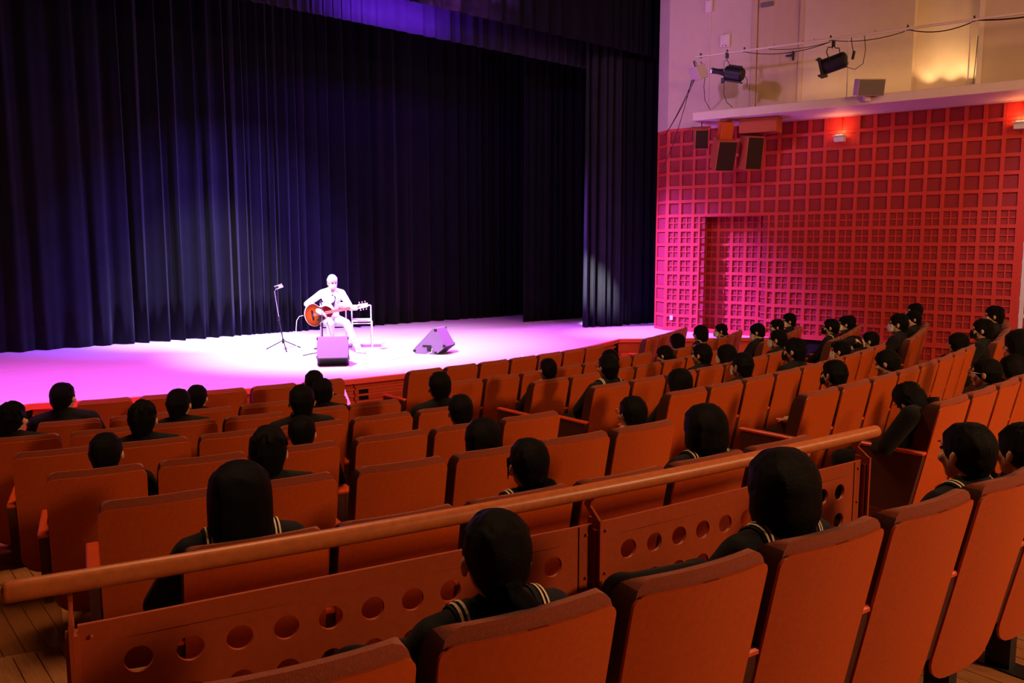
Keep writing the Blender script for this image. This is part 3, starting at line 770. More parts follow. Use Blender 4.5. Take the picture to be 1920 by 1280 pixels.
def collar_meshes(jk):
    """sailor collar: flap lying on shoulders and upper back, with two cream braids near its edge"""
    bm_v = [v.co.copy() for v in jk.vertices]; bvh = BVHTree.FromPolygons(bm_v, [tuple(p.vertices) for p in jk.polygons])
    ctr = Vector((0, .175, .80))
    def ray(x, ph):      # ph: 90 = straight up, 180 = backwards
        d = Vector((0, -math.cos(R_(180-ph)) if False else math.cos(R_(ph)), math.sin(R_(ph)))); o_ = Vector((x, ctr.y, ctr.z))+d*.5; return o_, -d
    fl = MB(); nx, np_ = 16, 18; idx = {}
    for j in range(np_+1):
        ph = 62+(183-62)*j/np_
        for i in range(nx+1):
            x = -.128+.256*i/nx; o_, d_ = ray(x, ph); h = bvh.ray_cast(o_, d_)
            if h[0] is None: continue
            if abs(x) < .066 and 66 < ph < 118: continue
            idx[(i, j)] = len(fl.v); fl.v.append(tuple(h[0]-d_*.006))
    for j in range(np_):
        for i in range(nx):
            k = [(i, j), (i+1, j), (i+1, j+1), (i, j+1)]
            if all(q in idx for q in k): fl.f.append(tuple(idx[q] for q in k))
    st = MB()
    for e in (.118, .104):
        for s in (-1, 1):
            def f(t, s=s, e=e): o_, d_ = ray(s*e, 62+118*t-(0 if e > .11 else 4)*t); return o_, d_, Vector((1, 0, 0))
            surf_strip(bvh, f, 24, .0065, .0105, st)
        def g(t, e=e):
            ph = 180 if e > .11 else 176; o_, d_ = ray(-e+2*e*t, ph); return o_, d_, Vector((0, 0, 1))
        surf_strip(bvh, g, 18, .0065, .0105, st)
    return fl.mesh('sailor_collar', M['navy'], True, 80), st.mesh('braid', M['stripe'])
SETS = {}
def bodyset(pose, yaw, pitch, roll, girl, near):
    key = (pose, yaw, pitch, roll, girl, near)
    if key in SETS: return SETS[key]
    J = joints()
    if girl:
        for k in ('shL', 'shR'): J[k] = (J[k][0]*.92, J[k][1], J[k][2]-.005)
    if pose == 'asleep': J = joints(H=(-.04, .27, .955), neck=(-.01, .21, .90), elL=(-.25, .32, .67), wrL=(-.12, .48, .61), haL=(-.08, .55, .585))
    if pose == 'hands_up': J = joints(H=(0, .25, 1.00), elL=(-.23, .36, 1.02), wrL=(-.11, .22, 1.07), haL=(-.03, .17, 1.06), elR=(.23, .36, 1.02), wrR=(.11, .22, 1.07), haR=(.03, .17, 1.06))
    if pose == 'wide': J['knL'] = (-.22, .66, .60); J['knR'] = (.14, .67, .57); J['anL'] = (-.20, .70, .12); J['anR'] = (.14, .71, .11); J['toL'] = (-.22, .80, .05); J['toR'] = (.14, .82, .05); J['wrL'] = (-.11, .45, .655); J['wrR'] = (.03, .46, .655); J['haL'] = (-.05, .52, .655); J['haR'] = (-.03, .53, .66)
    if pose == 'arm_left': J['elL'] = (-.26, .24, .72); J['wrL'] = (-.235, .40, .695); J['haL'] = (-.235, .49, .69); J['knL'] = (-.16, .69, .50); J['anL'] = (-.30, .72, .10); J['toL'] = (-.33, .85, .035)
    v = .0068 if near else .0085
    jk = SETS.get(('jk', pose, girl, near))
    if jk is None:
        jk = jacket_mesh(J, .010, 'navy' if girl else 'black'); tr_ = trousers_mesh(J, .011, 'navy' if girl else 'black', girl); sh_ = shoes_mesh(J)
        cl = collar_meshes(jk) if girl else None; SETS[('jk', pose, girl, near)] = jk = (jk, tr_, sh_, cl)
    bm_ = body_mesh(J, yaw, pitch, roll, v); SETS[key] = (J, bm_, jk); return SETS[key]
stand_col = MB()
for i in range(20):
    pass
def collar_ring():
    mb = MB(); n = 24; vs = []
    for (r, z) in ((.060, .925), (.062, .985), (.058, .985), (.056, .925)):
        for k in range(n): a = 2*math.pi*k/n; vs.append((r*math.cos(a), .168+(r+.002)*math.sin(a), z+.012*math.sin(a)*-1))
    fs = []
    for q in range(3):
        for k in range(n): l = (k+1) % n; fs.append((q*n+k, q*n+l, (q+1)*n+l, (q+1)*n+k))
    return mb.add(vs, fs)
cring_m = collar_ring().mesh('standing_collar', M['black'], True, 60)
wcol_m = MB()
for s in (-1, 1): wcol_m.prism([(s*.03, .0), (s*.115, -.02), (s*.13, -.09), (s*.05, -.05)], 0, .008, 'z')
YAWS = (-26, -10, 6, 20, 34)
def person(label, cat, seat, head_xyz, style, girl=False, mask=None, pose='sit', pitch=0, roll=0, yaw=None, glasses=False, white_collar=False, group=None):
    b, r, i = seat; x, y, z, rz = seat_frame(b, r, i) if seat in SEAT else seat_frame(b, r, i)
    hx, hy, hz = head_xyz                                 # where the head centre is in the hall
    # sideways shift of the body towards the head, at most 9 cm inside the seat
    lx = (hx-x)*math.cos(rz)+(hy-y)*math.sin(rz); lx = max(-.12, min(.12, lx))
    sc_ = max(.93, min(1.09, (hz-z)/1.07)) if pose in ('sit', 'arm_left', 'wide') else 1.0
    if yaw is None:
        bear = math.degrees(math.atan2(12.6-y, 6.6-x)); yaw = bear-90-math.degrees(rz); yaw = (yaw+180) % 360-180
        yaw = min(YAWS, key=lambda q: abs(q-yaw*.8))
    near = r >= 7
    J, bm_, (jk, tr_, sh_, cl) = bodyset(pose, yaw, pitch, roll, girl, near)
    t = thing('person', label, 'person', (x+lx*math.cos(rz), y+lx*math.sin(rz), z), rz, group); t.scale = (sc_, sc_, sc_)
    link('body', bm_, t); link('jacket', jk, t); link('skirt' if girl else 'trousers', tr_, t); link('shoes', sh_, t)
    H = J['H']; e = (R_(pitch), R_(roll), R_(yaw)); rot = Euler(e).to_matrix()
    link('hair', hair(style), t, H, e)
    if mask: link('mask', mask_w if mask == 'w' else mask_k, t, H, e)
    for s in (-1, 1):
        link('eye', eye_m, t, Vector(H)+rot @ Vector((s*.030, .0785, .006)), e); link('eyebrow', brow_m, t, Vector(H)+rot @ Vector((s*.030, .085, .030)), e)
    if glasses: link('spectacles', glass_m, t, H, e)
    if girl: c_ = link('sailor_collar', cl[0], t); link('braid', cl[1], c_)
    else: link('standing_collar', cring_m, t)
    if white_collar:
        build('white_collar', MB().ell((-.088, .19, .935), (.052, .075, .05)).ell((-.05, .215, .955), (.04, .05, .045)), 'white', t, True)
    return t

# ------------------------------------------------------------------ the guitarist and the things on the stage
GX, GY, GR = 7.10, 12.98, R_(151)
def g2w(p): return (GX+p[0]*math.cos(GR)-p[1]*math.sin(GR), GY+p[0]*math.sin(GR)+p[1]*math.cos(GR), STAGE+p[2])
JP = dict(H=(0, .20, 1.185), neck=(.02, .12, 1.055), chest=(.02, .13, .90), waist=(.03, .10, .68), pel=(.03, .10, .53),
 shR=(.185, .13, .985), shL=(-.15, .14, .985), elR=(.44, .14, .80), elL=(-.30, .22, .73), wrR=(.20, .385, .665), haR=(.13, .41, .62), wrL=(-.39, .345, .735), haL=(-.46, .36, .79),
 hiR=(.12, .12, .51), hiL=(-.06, .12, .51), knR=(.05, .58, .48), knL=(-.22, .57, .49), anR=(.05, .52, .09), anL=(-.40, .74, .09), toR=(.03, .68, .04), toL=(-.50, .86, .04))
t = thing('person', 'guitarist in white seated on a chair under the white spotlight, head bent over the guitar', 'person', (GX, GY, STAGE), GR)
link('body', body_mesh(JP, 22, -22, 0, .0085), t)
jk = jacket_mesh(JP, .010, 'shirt'); jk.name = 'shirt'; link('shirt', jk, t); link('trousers', trousers_mesh(JP, .011, 'denim', False), t)
sm_ = shoes_mesh(JP); sm_.materials.clear(); sm_.materials.append(M['white']); link('shoes', sm_, t)
e = (R_(-22), 0, R_(22)); rot = Euler(e).to_matrix()
hm = hair_mesh('short'); hm.materials.clear(); hm.materials.append(M['hairw']); link('hair', hm, t, JP['H'], e)  # pale hair colour paints in the overexposure under the white spot
for s in (-1, 1): link('eye', eye_m, t, Vector(JP['H'])+rot @ Vector((s*.030, .0785, .006)), e)
link('mask', mask_w, t, JP['H'], e)
build('lapel', MB().prism([(-.05, .93), (.02, .98), (.03, .80), (-.02, .74)], .235, .245, 'y'), 'blackp', t)
# guitar, local x towards the lower bout, y out of the soundboard
g = thing('acoustic_guitar', 'sunburst acoustic guitar with pale edge binding held across the guitarist\'s lap', 'guitar', g2w((.24, .30, .64)), GR)
g.rotation_euler = Euler((0, R_(9.5), GR+R_(6)))
def outline(n=44):
    P = []
    for i in range(n):
        a = 2*math.pi*i/n; c = math.cos(a)
        x = .245*c; wv = .150+.048*c-.052*math.exp(-((x+.045)/.07)**2); P.append((x, wv*math.sin(a)*1.28 if abs(math.sin(a)) < .999 else wv*1.28*math.sin(a)))
    return P
OL = outline()
build('body_shell', MB().prism(OL, -.05, .046, 'y'), 'spruce', g, True)
build('soundboard', MB().prism([(x*.972, z*.972) for x, z in OL], .046, .0495, 'y'), 'burst', g)
build('sound_hole', MB().prism([(-.045+.048*math.cos(a), .048*math.sin(a)) for a in [i*math.pi/12 for i in range(24)]], .0495, .0505, 'y'), 'dark', g)
build('pickguard', MB().prism([(-.06, -.05), (.0, -.045), (.06, -.09), (.04, -.13), (-.03, -.11)], .0495, .051, 'y'), 'blackp', g)
build('bridge', MB().box(.095, .125, .0495, .058, -.085, .085, b=.003), 'dark', g)
build('neck', MB().box(-.66, -.22, .020, .044, -.026, .026, b=.008), 'spkr', g)
build('fretboard', MB().box(-.66, -.10, .044, .052, -.027, .027, b=.002), 'spkr', g)
hs = build('headstock', MB().prism([(-.66, -.028), (-.69, -.042), (-.845, -.036), (-.85, .036), (-.69, .042), (-.66, .028)], .025, .042, 'y'), 'spruce', g)
for s in (-1, 1):
    for k in range(3): build('tuning_peg', MB().tube([(-.71-.05*k, .03, s*.035), (-.71-.05*k, .03, s*.06)], .004, 8).ell((-.71-.05*k, .03, s*.068), (.012, .006, .011), nu=10, nv=6), 'chrome', hs, True)
for k in range(6): build('string', MB().tube([(.11, .060, -.022+.0088*k), (-.67, .056, -.018+.0072*k)], .0008, 4), 'chrome', g)
sp_ = []
tag(build('guitar_cable', MB().tube([g2w(p) for p in [(.50, .30, .615), (.57, .29, .60), (.615, .28, .53), (.63, .27, .40), (.635, .26, .20), (.635, .26, .03), (.60, .30, .008), (.40, .50, .008), (.25, .9, .008), (.1, 1.5, .008)]], .006, 6), 'cablew', None, True), 'pale cable hanging in a loop from the guitar to the stage floor', 'cable')
def pipe_chair(label, x, y, rz, sw, sh, bh, back=True):
    c = thing('pipe_chair', label, 'chair', (x, y, STAGE), rz)
    build('seat', MB().box(-sw/2, sw/2, -.19, .20, sh-.03, sh, b=.012), 'metalw', c)
    for sx in (-1, 1):
        build('leg', MB().tube([(sx*sw/2, .19, 0), (sx*sw/2, .19, sh-.015)], .0115, 8), 'metalw', c, True)
        build('leg', MB().tube([(sx*sw/2, -.20, 0), (sx*sw/2, -.20, sh), (sx*sw/2, -.215, bh)], .0115, 8), 'metalw', c, True)
        build('side_rail', MB().tube([(sx*sw/2, .19, sh-.06), (sx*sw/2, -.20, sh-.06)], .009, 6), 'metalw', c, True)
    build('front_rail', MB().tube([(-sw/2, .19, sh-.06), (sw/2, .19, sh-.06)], .009, 6), 'metalw', c, True)
    build('back_rest', MB().box(-sw/2, sw/2, -.226, -.205, bh-.10, bh, b=.006) if back else MB().tube([(-sw/2, -.215, bh), (sw/2, -.215, bh)], .012, 8), 'metalw', c)
    return c
pipe_chair('white pipe chair the guitarist sits on, its thin legs lit', GX, GY, GR, .44, .43, .80)
pipe_chair('empty white pipe chair beside the guitar head, right of the guitarist', 7.52, 12.72, R_(151), .34, .51, .74, False)
# phone on a tripod
px, py = 6.33, 13.38
tp = thing('phone_tripod', 'slender tripod with a small phone holder, left of the guitarist', 'tripod', (px, py, STAGE))
build('pole', MB().tube([(0, 0, .15), (-.10, -.08, .56)], .011, 8), 'blackp', tp, True)
build('upper_pole', MB().tube([(-.10, -.08, .55), (-.20, -.15, 1.03), (-.17, -.16, 1.08)], .006, 8), 'chrome', tp, True)
build('joint', MB().box(-.122, -.085, -.095, -.06, .52, .60, b=.006), 'blackp', tp)
build('hub', MB().tube([(0, 0, .11), (0, 0, .19)], .022, 10), 'blackp', tp, True)
for fx, fy in ((6.13, 13.60), (6.22, 13.03), (6.66, 13.42)):
    l = build('leg', MB().tube([(0, 0, .165), (fx-px, fy-py, .012)], .009, 8), 'blackp', tp, True)
    build('rubber_foot', MB().ell((fx-px, fy-py, .012), (.016, .016, .012), nu=8, nv=6), 'blackp', l, True)
ph = build('phone_clamp', MB().box(-.035, .035, -.01, .01, -.018, .018, b=.004), 'blackp', tp, False, (-.165, -.16, 1.10), (0, R_(-20), R_(-50)))
build('phone', MB().box(-.075, .075, -.006, .006, -.036, .036, b=.004), 'chrome', tp, False, (-.135, -.185, 1.115), (R_(25), R_(-18), R_(-50)))
# microphone stand
ms = thing('microphone_stand', 'black microphone stand in front of the guitarist, its foot behind the wedge speaker', 'microphone stand', (6.50, 12.27, STAGE))
build('pole', MB().tube([(0, 0, .03), (0, 0, .52)], .011, 8), 'blackp', ms, True)
build('upper_pole', MB().tube([(0, 0, .50), (0, 0, .84)], .006, 8), 'chrome', ms, True)
build('collar', MB().tube([(0, 0, .47), (0, 0, .54)], .017, 10), 'blackp', ms, True)
for a in (165, 285, 45): build('leg', MB().tube([(0, 0, .06), (.33*math.cos(R_(a)), .33*math.sin(R_(a)), .012)], .008, 8), 'blackp', ms, True)
build('microphone', MB().cap((0, 0, .84), (.04, .10, .87), .010, .012).ell((.05, .12, .878), (.022, .022, .022), nu=12, nv=8), 'blackp', ms, True)
# wedge monitors
def wedge(label, x, y, rz, wd):
    pr = [(0, .06), (.05, 0), (.42, 0), (.60, .14), (.42, .43), (.39, .44)]
    c = thing('monitor_speaker', label, 'speaker', (x, y, STAGE+.002), rz)
    build('cabinet', MB().prism([(a, b_) for a, b_ in pr], 0, wd, 'y'), 'wedge', c)
    gd = Vector((.39, 0, .38)).normalized(); gn = Vector((-gd.z, 0, gd.x))
    q = Matrix(((gd.x, 0, gn.x, 0), (0, 1, 0, 0), (gd.z, 0, gn.z, .06), (0, 0, 0, 1)))
    build('grille', MB().box(.03, .51, .025, wd-.025, .0, .012, q, b=.003), 'grille', c)
    for (cx_, cz_) in ((.03, .05), (.42, .41), (.575, .15), (.42, .03)):
        for yy in (0, wd): build('corner_guard', MB().box(cx_-.028, cx_+.022, yy-.007, yy+.007, cz_-.022, cz_+.022, b=.004), 'blackp', c)
    build('underside_shade', MB().prism([(.428, .0), (.602, .135), (.608, .13), (.434, -.002)], .012, wd-.012, 'y'), 'blackp', c)  # added black sheet: shade of the overhanging underside put into its colour
    h = build('handle', MB().box(.18, .34, -.006, .0, .12, .155, b=.003), 'blackp', c)
    build('socket_plate', MB().box(.26, .36, -.008, .0, .05, .13, b=.003), 'blackp', c)
    return c
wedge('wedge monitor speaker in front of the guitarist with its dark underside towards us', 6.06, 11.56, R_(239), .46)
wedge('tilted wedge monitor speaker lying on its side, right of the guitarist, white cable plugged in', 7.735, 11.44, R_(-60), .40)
tag(build('speaker_cable', MB().tube([(7.90, 11.12, .76), (7.86, 11.08, .70), (7.80, 11.16, .655), (7.4, 11.2, .655), (7.0, 11.0, .655), (6.6, 11.25, .655), (6.35, 11.3, .655), (6.1, 11.25, .655)], .006, 6), 'cablew', None, True), 'thin pale cable lying on the stage between the two wedge speakers', 'cable')
tag(build('paper_slip', MB().box(-.09, .09, -.05, .05, 0, .003), 'grey', None, False, (7.73, 12.36, STAGE+.002), (0, 0, .5)), 'small slip lying on the white-lit stage right of the guitarist', 'paper')

# ------------------------------------------------------------------ fixtures on the right wall and gallery
cw, sw_ = math.cos(WR), math.sin(WR)
def wl(s, o, z): return (W0[0]+cw*s-sw_*o, W0[1]+sw_*s+cw*o, z)
def wthing(name, label, cat, s, o, z, group=None): return thing(name, label, cat, wl(s, o, z), WR, group)
pp = wthing('lighting_pipe', 'white pipe rail with clamps running above the gallery ledge', 'pipe', 1.0, -1.05, 6.02)
build('pipe', MB().tube([(0, 0, 0), (11, 0, -.08)], .021, 12), 'trim', pp, True)
for s in (.1, .62, .95, 2.48, 3.70, 4.66): build('clamp', MB().tube([(s+.03*math.cos(a), .03*math.sin(a)*.2, .03*math.sin(a)-.008*s) for a in [i*math.pi/5 for i in range(10)]], .006, 5, closed=True).box(s-.012, s+.012, -.015, .015, .02-.008*s, .06-.008*s), 'blackp', pp)
for s in (1.2, 1.5, 2.0, 2.2, 3.2): build('screw', MB().box(s-.004, s+.004, -.004, .004, .015-.008*s, .045-.008*s), 'blackp', pp)
for s in (2.78, 4.62): build('stanchion', MB().tube([(s, 0.02, -1.03), (s, 0.0, -.03)], .009, 8), 'trim', pp, True)
def lantern_common(t, top):
    build('hook_clamp', MB().box(-.025, .025, -.03, .03, top, top+.10, b=.005), 'iron', t)
ps = wthing('profile_spotlight', 'black finned profile spotlight with a long lens tube, left end of the white pipe', 'spotlight', 1.62, -1.05, 5.66)
ps.rotation_euler = (0, 0, WR); lantern_common(ps, .26)
mt = Matrix.Rotation(R_(14), 4, 'Y')
b_ = build('lamp_house', MB().tube([mt @ Vector(p) for p in [(-.03, 0, 0), (0, 0, 0), (.30, 0, 0), (.33, 0, 0)]], [.09, .125, .125, .10], 14), 'iron', ps, True)
for k in range(5): build('cooling_fin', MB().box(.02+k*.055, .05+k*.055, -.04, .04, .10, .150, mt, b=.004), 'spk' if False else 'iron', b_)
build('lens_tube', MB().tube([mt @ Vector(p) for p in [(-.03, 0, 0), (-.14, 0, 0), (-.27, 0, 0)]], [.075, .050, .050], 14), 'iron', ps, True)
build('lens_rim', MB().tube([mt @ Vector(p) for p in [(-.27, 0, 0), (-.30, 0, 0)]], [.062, .062], 14), 'chrome', ps, True)
build('yoke', MB().tube([(0, -.13, .0), (0, -.13, .17), (0, 0, .24), (0, .13, .17), (0, .13, .0)], .010, 6).tube([(0, 0, .23), (0, 0, .30)], .012, 8), 'chrome', ps, True)
build('shutter_knob', MB().box(-.07, -.01, -.09, -.05, -.20, -.10, b=.006), 'iron', ps)
build('base_fin', MB().box(.02, .34, -.05, .05, -.15, -.125, mt, b=.004), 'iron', ps)
fs_ = wthing('fresnel_spotlight', 'black barrel spotlight hanging on a yoke from the middle of the white pipe', 'spotlight', 3.53, -1.05, 5.62)
mt = Matrix.Rotation(R_(-14), 4, 'Y') @ Matrix.Rotation(R_(0), 4, 'Z')
build('lamp_house', MB().tube([mt @ Vector(p) for p in [(-.16, 0, -.04), (-.12, 0, -.04), (.20, 0, -.04), (.23, 0, -.04)]], [.125, .135, .135, .10], 14), 'iron', fs_, True)
build('barn_frame', MB().box(-.205, -.16, -.15, .15, -.19, .11, mt, b=.004), 'iron', fs_)
build('colour_tab', MB().box(-.26, -.20, -.13, .13, -.19, -.17, mt).box(-.24, -.20, -.13, .13, .09, .105, mt), 'iron', fs_)
build('yoke', MB().tube([(0, -.15, -.04), (-.07, -.15, .14), (-.06, -.1, .23), (.07, .1, .23), (.08, .15, .14), (.02, .15, -.04)], .009, 6), 'iron', fs_, True)
lantern_common(fs_, .24); build('spigot', MB().tube([(0, 0, .20), (0, 0, .30)], .014, 8), 'chrome', fs_, True)
def spk(name, label, s, o, z, w_, h_, d_, case, gr_, rx, rz_, rim=.02, cat='speaker'):
    t = wthing(name, label, cat, s, o, z); t.rotation_euler = Euler((R_(rx), 0, WR+R_(rz_)))
    build('case', MB().box(-w_/2, w_/2, -d_/2, d_/2, -h_/2, h_/2, b=.008), case, t)
    if gr_: build('grille', MB().box(-w_/2+rim, w_/2-rim, -d_/2-.008, -d_/2+.002, -h_/2+rim, h_/2-rim, b=.002), gr_, t)
    return t
a = spk('wall_speaker', 'small white box speaker at the left tip of the pipe with cables trailing down', 1.06, -1.05, 5.72, .30, .26, .20, 'spk', None, 22, -38)
build('bracket', MB().box(-.03, .03, -.02, .02, .12, .24, b=.004), 'chrome', a)
a = spk('wall_speaker', 'cream box speaker with grey cloth front standing on the gallery ledge edge', 4.17, -1.15, 5.10, .44, .27, .22, 'spk', 'grey', 12, 34, .012)
build('bracket', MB().box(-.05, .05, .0, .1, -.22, -.12, b=.004), 'trim', a)
a = spk('wall_speaker', 'smallest brown-fronted speaker under the ledge, in a black U bracket', 1.02, -.75, 4.53, .27, .38, .22, 'spkr', 'grille', 14, 30)
build('bracket', MB().tube([(-.17, 0, -.02), (-.17, 0, .22), (.17, 0, .22), (.17, 0, -.02)], .008, 6).tube([(0, 0, .22), (0, .03, .32)], .01, 6), 'iron', a, True)
a = spk('wall_speaker', 'leaning brown-fronted speaker below an orange block under the ledge', 1.50, -.78, 4.20, .38, .58, .34, 'spkr', 'grille', 20, 42)
build('mounting_block', MB().box(-.12, .12, -.02, .20, .29, .60, b=.006), 'shell', a)
spk('wall_speaker', 'darkest tall speaker under the ledge, right of the leaning one', 1.95, -.55, 4.22, .34, .62, .34, 'spkr', 'grille', 10, 46)
spk('projector_box', 'long red-brown box fixed under the ledge above the dark speaker', 2.12, -.55, 4.70, .70, .27, .42, 'spkr', None, 0, 4, cat='box')
for k, s in enumerate((1.22, 1.55)):
    t = tag(build('ceiling_disc', MB().tube([(0, 0, -.0), (0, 0, -.02)], [.15, .16], 24), 'trim', None, True, wl(s, -.55, ZT-.002)), 'round white disc under the ledge, %s of the two' % ('nearer the stage' if k == 0 else 'farther from the stage'), 'ceiling disc')
SC = [('glowing wall sconce on the red lattice, below a thin conduit, left of the two', 3.46), ('wall sconce cut by the right edge of the photo', 6.30)]
for lab, s in SC:
    t = wthing('wall_sconce', lab, 'wall lamp', s, -.10, 4.36)
    build('shade', MB().prism([(-.09, .0), (-.09, .06), (-.07, .105), (.07, .105), (.07, -.0)], -.085, .085, 'x').box(-.10, .10, -.11, .08, .09, .115), 'metalw', t)
    build('bulb', MB().box(-.06, .06, -.07, .04, .115, .122), 'lampon', t)
    build('conduit', MB().tube([(0, .085, .12), (0, .085, .47)], .008, 6), 'wallr', t)
    point('sconce_lamp', wl(s, -.11, 4.56), 2.8, (1, .36, .12), .05)
for s in (4.86, 5.20, 5.48): spot('niche_uplight', wl(s, -.04, 5.12), wl(s, .22, 5.95), 22, (1, .66, .28), 80, .8, .03)
area('gallery_glow', wl(4.0, -.5, 5.3), wl(4.0, .0, 5.6), 5, (1, .6, .28), 3.0, .1)
a = tag(build('junction_box', MB().box(-.07, .07, -.08, 0, -.11, .11, b=.008), 'trim', None, False, wl(.82, -.01, 7.2), (0, 0, WR)), 'small white box at the top of a thin conduit on the lilac wall', 'box')
tag(build('conduit', MB().tube([(0, 0, 0), (0, 0, 1.9)], .010, 6), 'trim', None, True, wl(.84, -.02, 5.2)), 'thin vertical white conduit on the lilac wall', 'conduit')
a = tag(build('intercom_box', MB().box(-.10, .10, -.06, 0, -.12, .12, b=.01), 'trim', None, False, wl(1.17, -.01, 6.49), (0, 0, WR)), 'cream intercom box between the conduit and the gallery door', 'box')
build('lamp_lens', MB().ell((.0, -.06, -.10), (.05, .02, .02)), 'chrome', a, True)
tag(build('outlet_plate', MB().box(-.035, .035, -.012, 0, -.05, .05, b=.003), 'metalw', None, False, wl(.13, -.004, .93), (0, 0, WR)), 'little white outlet plate low on the pink-lit lattice', 'outlet')
# cables
def sag(a, b, d, n=10):
    a = Vector(a); b = Vector(b); return [a.lerp(b, i/n)-Vector((0, 0, d*4*(i/n)*(1-i/n))) for i in range(n+1)]
def cab(name, pts, r, label, m='cable'): return tag(build(name, MB().tube(pts, r, 6), m, None, True), label, 'cable')
for (s0, s1, d, r, k) in ((1.98, 3.48, .10, .007, 'longest loop left of the barrel spotlight'), (2.4, 3.48, .05, .006, 'shorter loop just above the longest, left of the barrel spotlight'), (3.48, 4.66, .07, .007, 'loop right of the barrel spotlight'), (4.70, 5.64, .09, .009, 'thick loop crossing the warm niche'), (5.66, 6.9, .05, .012, 'thick loop at the right edge of the photo')):
    cab('pipe_cable', sag(wl(s0, -1.05, 5.98), wl(s1, -1.05, 5.955), d), r, 'cable under the white pipe, '+k)
cab('hanging_cable', [wl(1.10, -1.06, 5.93), wl(1.22, -1.08, 5.75), wl(1.20, -1.1, 5.45), wl(1.22, -1.09, 5.2), wl(1.32, -1.05, 5.02)], .006, 'cable dropping from the white box speaker to the ledge')
cab('hanging_cable', [wl(1.58, -1.05, 5.46), wl(1.58, -1.06, 5.28), wl(1.64, -1.05, 5.12), wl(1.75, -1.03, 5.02)], .006, 'cable dropping below the profile spotlight to the ledge')
cab('hanging_cable', [wl(1.97, -1.05, 5.56), wl(2.02, -1.05, 5.50), wl(2.02, -1.05, 5.36)], .006, 'short cable end behind the profile spotlight')
cab('hanging_cable', [wl(3.76, -1.05, 5.50), wl(3.90, -1.05, 5.44), wl(4.03, -1.05, 5.52), wl(4.06, -1.05, 5.75), wl(4.03, -1.05, 5.98)], .006, 'cable looping up from the barrel spotlight to the pipe')
cab('hanging_cable', [wl(3.82, -1.05, 5.98), wl(3.84, -1.05, 5.84), wl(3.86, -1.05, 5.75)], .007, 'short cable with a plug hanging right of the barrel spotlight')
tag(build('cable_plug', MB().box(-.02, .02, -.02, .02, -.09, .05, b=.006), 'iron', None, False, wl(3.87, -1.05, 5.70), (0, R_(10), WR)), 'black plug hanging right of the barrel spotlight', 'plug')
for i, (s, z) in enumerate(((.10, 4.78), (.06, 4.72), (.02, 4.05))):
    cab('trailing_cable', sag(wl(1.0-.03*i, -1.08, 5.60), wl(s, -.35, z), .06+.10*(i == 2)), .007, 'black cable trailing from the white box speaker to the stage corner, %s of three' % ('uppermost', 'middle', 'lowest')[i])
cab('wall_cable', [wl(5.60, -.06, 5.95), wl(5.59, -.05, 5.6), wl(5.56, -.04, 5.0)], .006, 'thin dark cable running down the right side of the warm niche')

# ------------------------------------------------------------------ the audience
person('boy with tousled black hair at the left edge of the photo, black uniform', 'person', ('A', 3, 0), (1.08, 6.64, 1.23), 'tuft')
person('broad-shouldered boy in black jacket with white collar edge, first seat of second row', 'person', ('A', 2, 0), (1.59, 7.50, 1.20), 'crop')
person('round-headed boy in black uniform, leftmost seat of the fifth row', 'person', ('A', 5, 0), (1.19, 4.71, 1.34), 'short')
person('boy with bushy hair in the fourth row, left of the round-headed pair', 'person', ('A', 4, 1), (1.64, 5.58, 1.32), 'tuft')
person('boy with a bright crown highlight, in front of the close-cropped one', 'person', ('A', 3, 2), (2.15, 6.38, 1.24), 'short')
person('close-cropped boy half hidden behind the head with a crown highlight', 'person', ('A', 2, 2), (2.61, 7.27, 1.11), 'crop')
person('girl with long straight black hair just before the handrail at left', 'person', ('A', 7, 0), (1.12, 2.75, 1.58), 'long', girl=True)
person('boy with wavy black hair beyond the long-haired girl at left', 'person', ('A', 6, 1), (1.60, 3.58, 1.49), 'tuft')
person('girl with both ears showing and thin tied hair, by the left aisle', 'person', ('A', 5, 2), (2.22, 4.49, 1.33), 'pony', girl=True)
person('wide-shouldered boy by the left aisle, in front of the tied-hair girl', 'person', ('A', 4, 3), (2.67, 5.37, 1.34), 'short')
person('boy in the last seat of the third row beside the stage steps', 'person', ('A', 3, 4), (3.26, 6.18, 1.23), 'crop')
person('boy of whom only the top of the head shows, beside the stage steps', 'person', ('A', 2, 4), (3.66, 7.10, 1.15), 'crop')
person('boy in black uniform with open shoulders, right of the stage vents', 'person', ('B', 4, 1), (3.78, 5.22, 1.34), 'crop')
person('boy with cropped hair between the stage-vent boy and the long-haired girl', 'person', ('B', 5, 1), (3.29, 4.32, 1.35), 'crop')
person('long-haired girl in dark uniform in the sixth row, middle of the photo', 'person', ('B', 6, 1), (2.72, 3.38, 1.42), 'long', girl=True)
person('girl with a low bun, her ear showing, just before the handrail', 'person', ('B', 7, 1), (2.29, 2.52, 1.53), 'bun', girl=True)
person('ponytailed girl in sailor collar nearest the camera, behind the perforated panel', 'person', ('E', 8, 1), (1.25, 1.50, 1.69), 'pony', girl=True, pose='wide')
person('short-haired pupil with one cream shoulder stripe, aisle seat of the third row', 'person', ('C', 3, 0), (5.70, 6.01, 1.20), 'crop', girl=True)
person('pupil in sailor collar partly hidden left of the neighbour with glasses', 'person', ('C', 3, 2), (6.66, 6.03, 1.21), 'short', girl=True)
person('pupil with glasses and cream stripe, aisle seat of the fourth row', 'person', ('C', 4, 0), (5.82, 5.12, 1.33), 'short', girl=True, glasses=True)
person('boy with glasses and a wide white collar', 'person', ('B', 6, 3), (3.79, 3.25, 1.43), 'crop', glasses=True, white_collar=True)
person('girl with long straight hair, aisle seat of the fifth row', 'person', ('C', 5, 0), (5.45, 4.17, 1.33), 'long', girl=True)
person('bob-haired girl in front of the handrail, white stripes on her shoulder', 'person', ('B', 7, 3), (3.35, 2.37, 1.56), 'bob', girl=True)
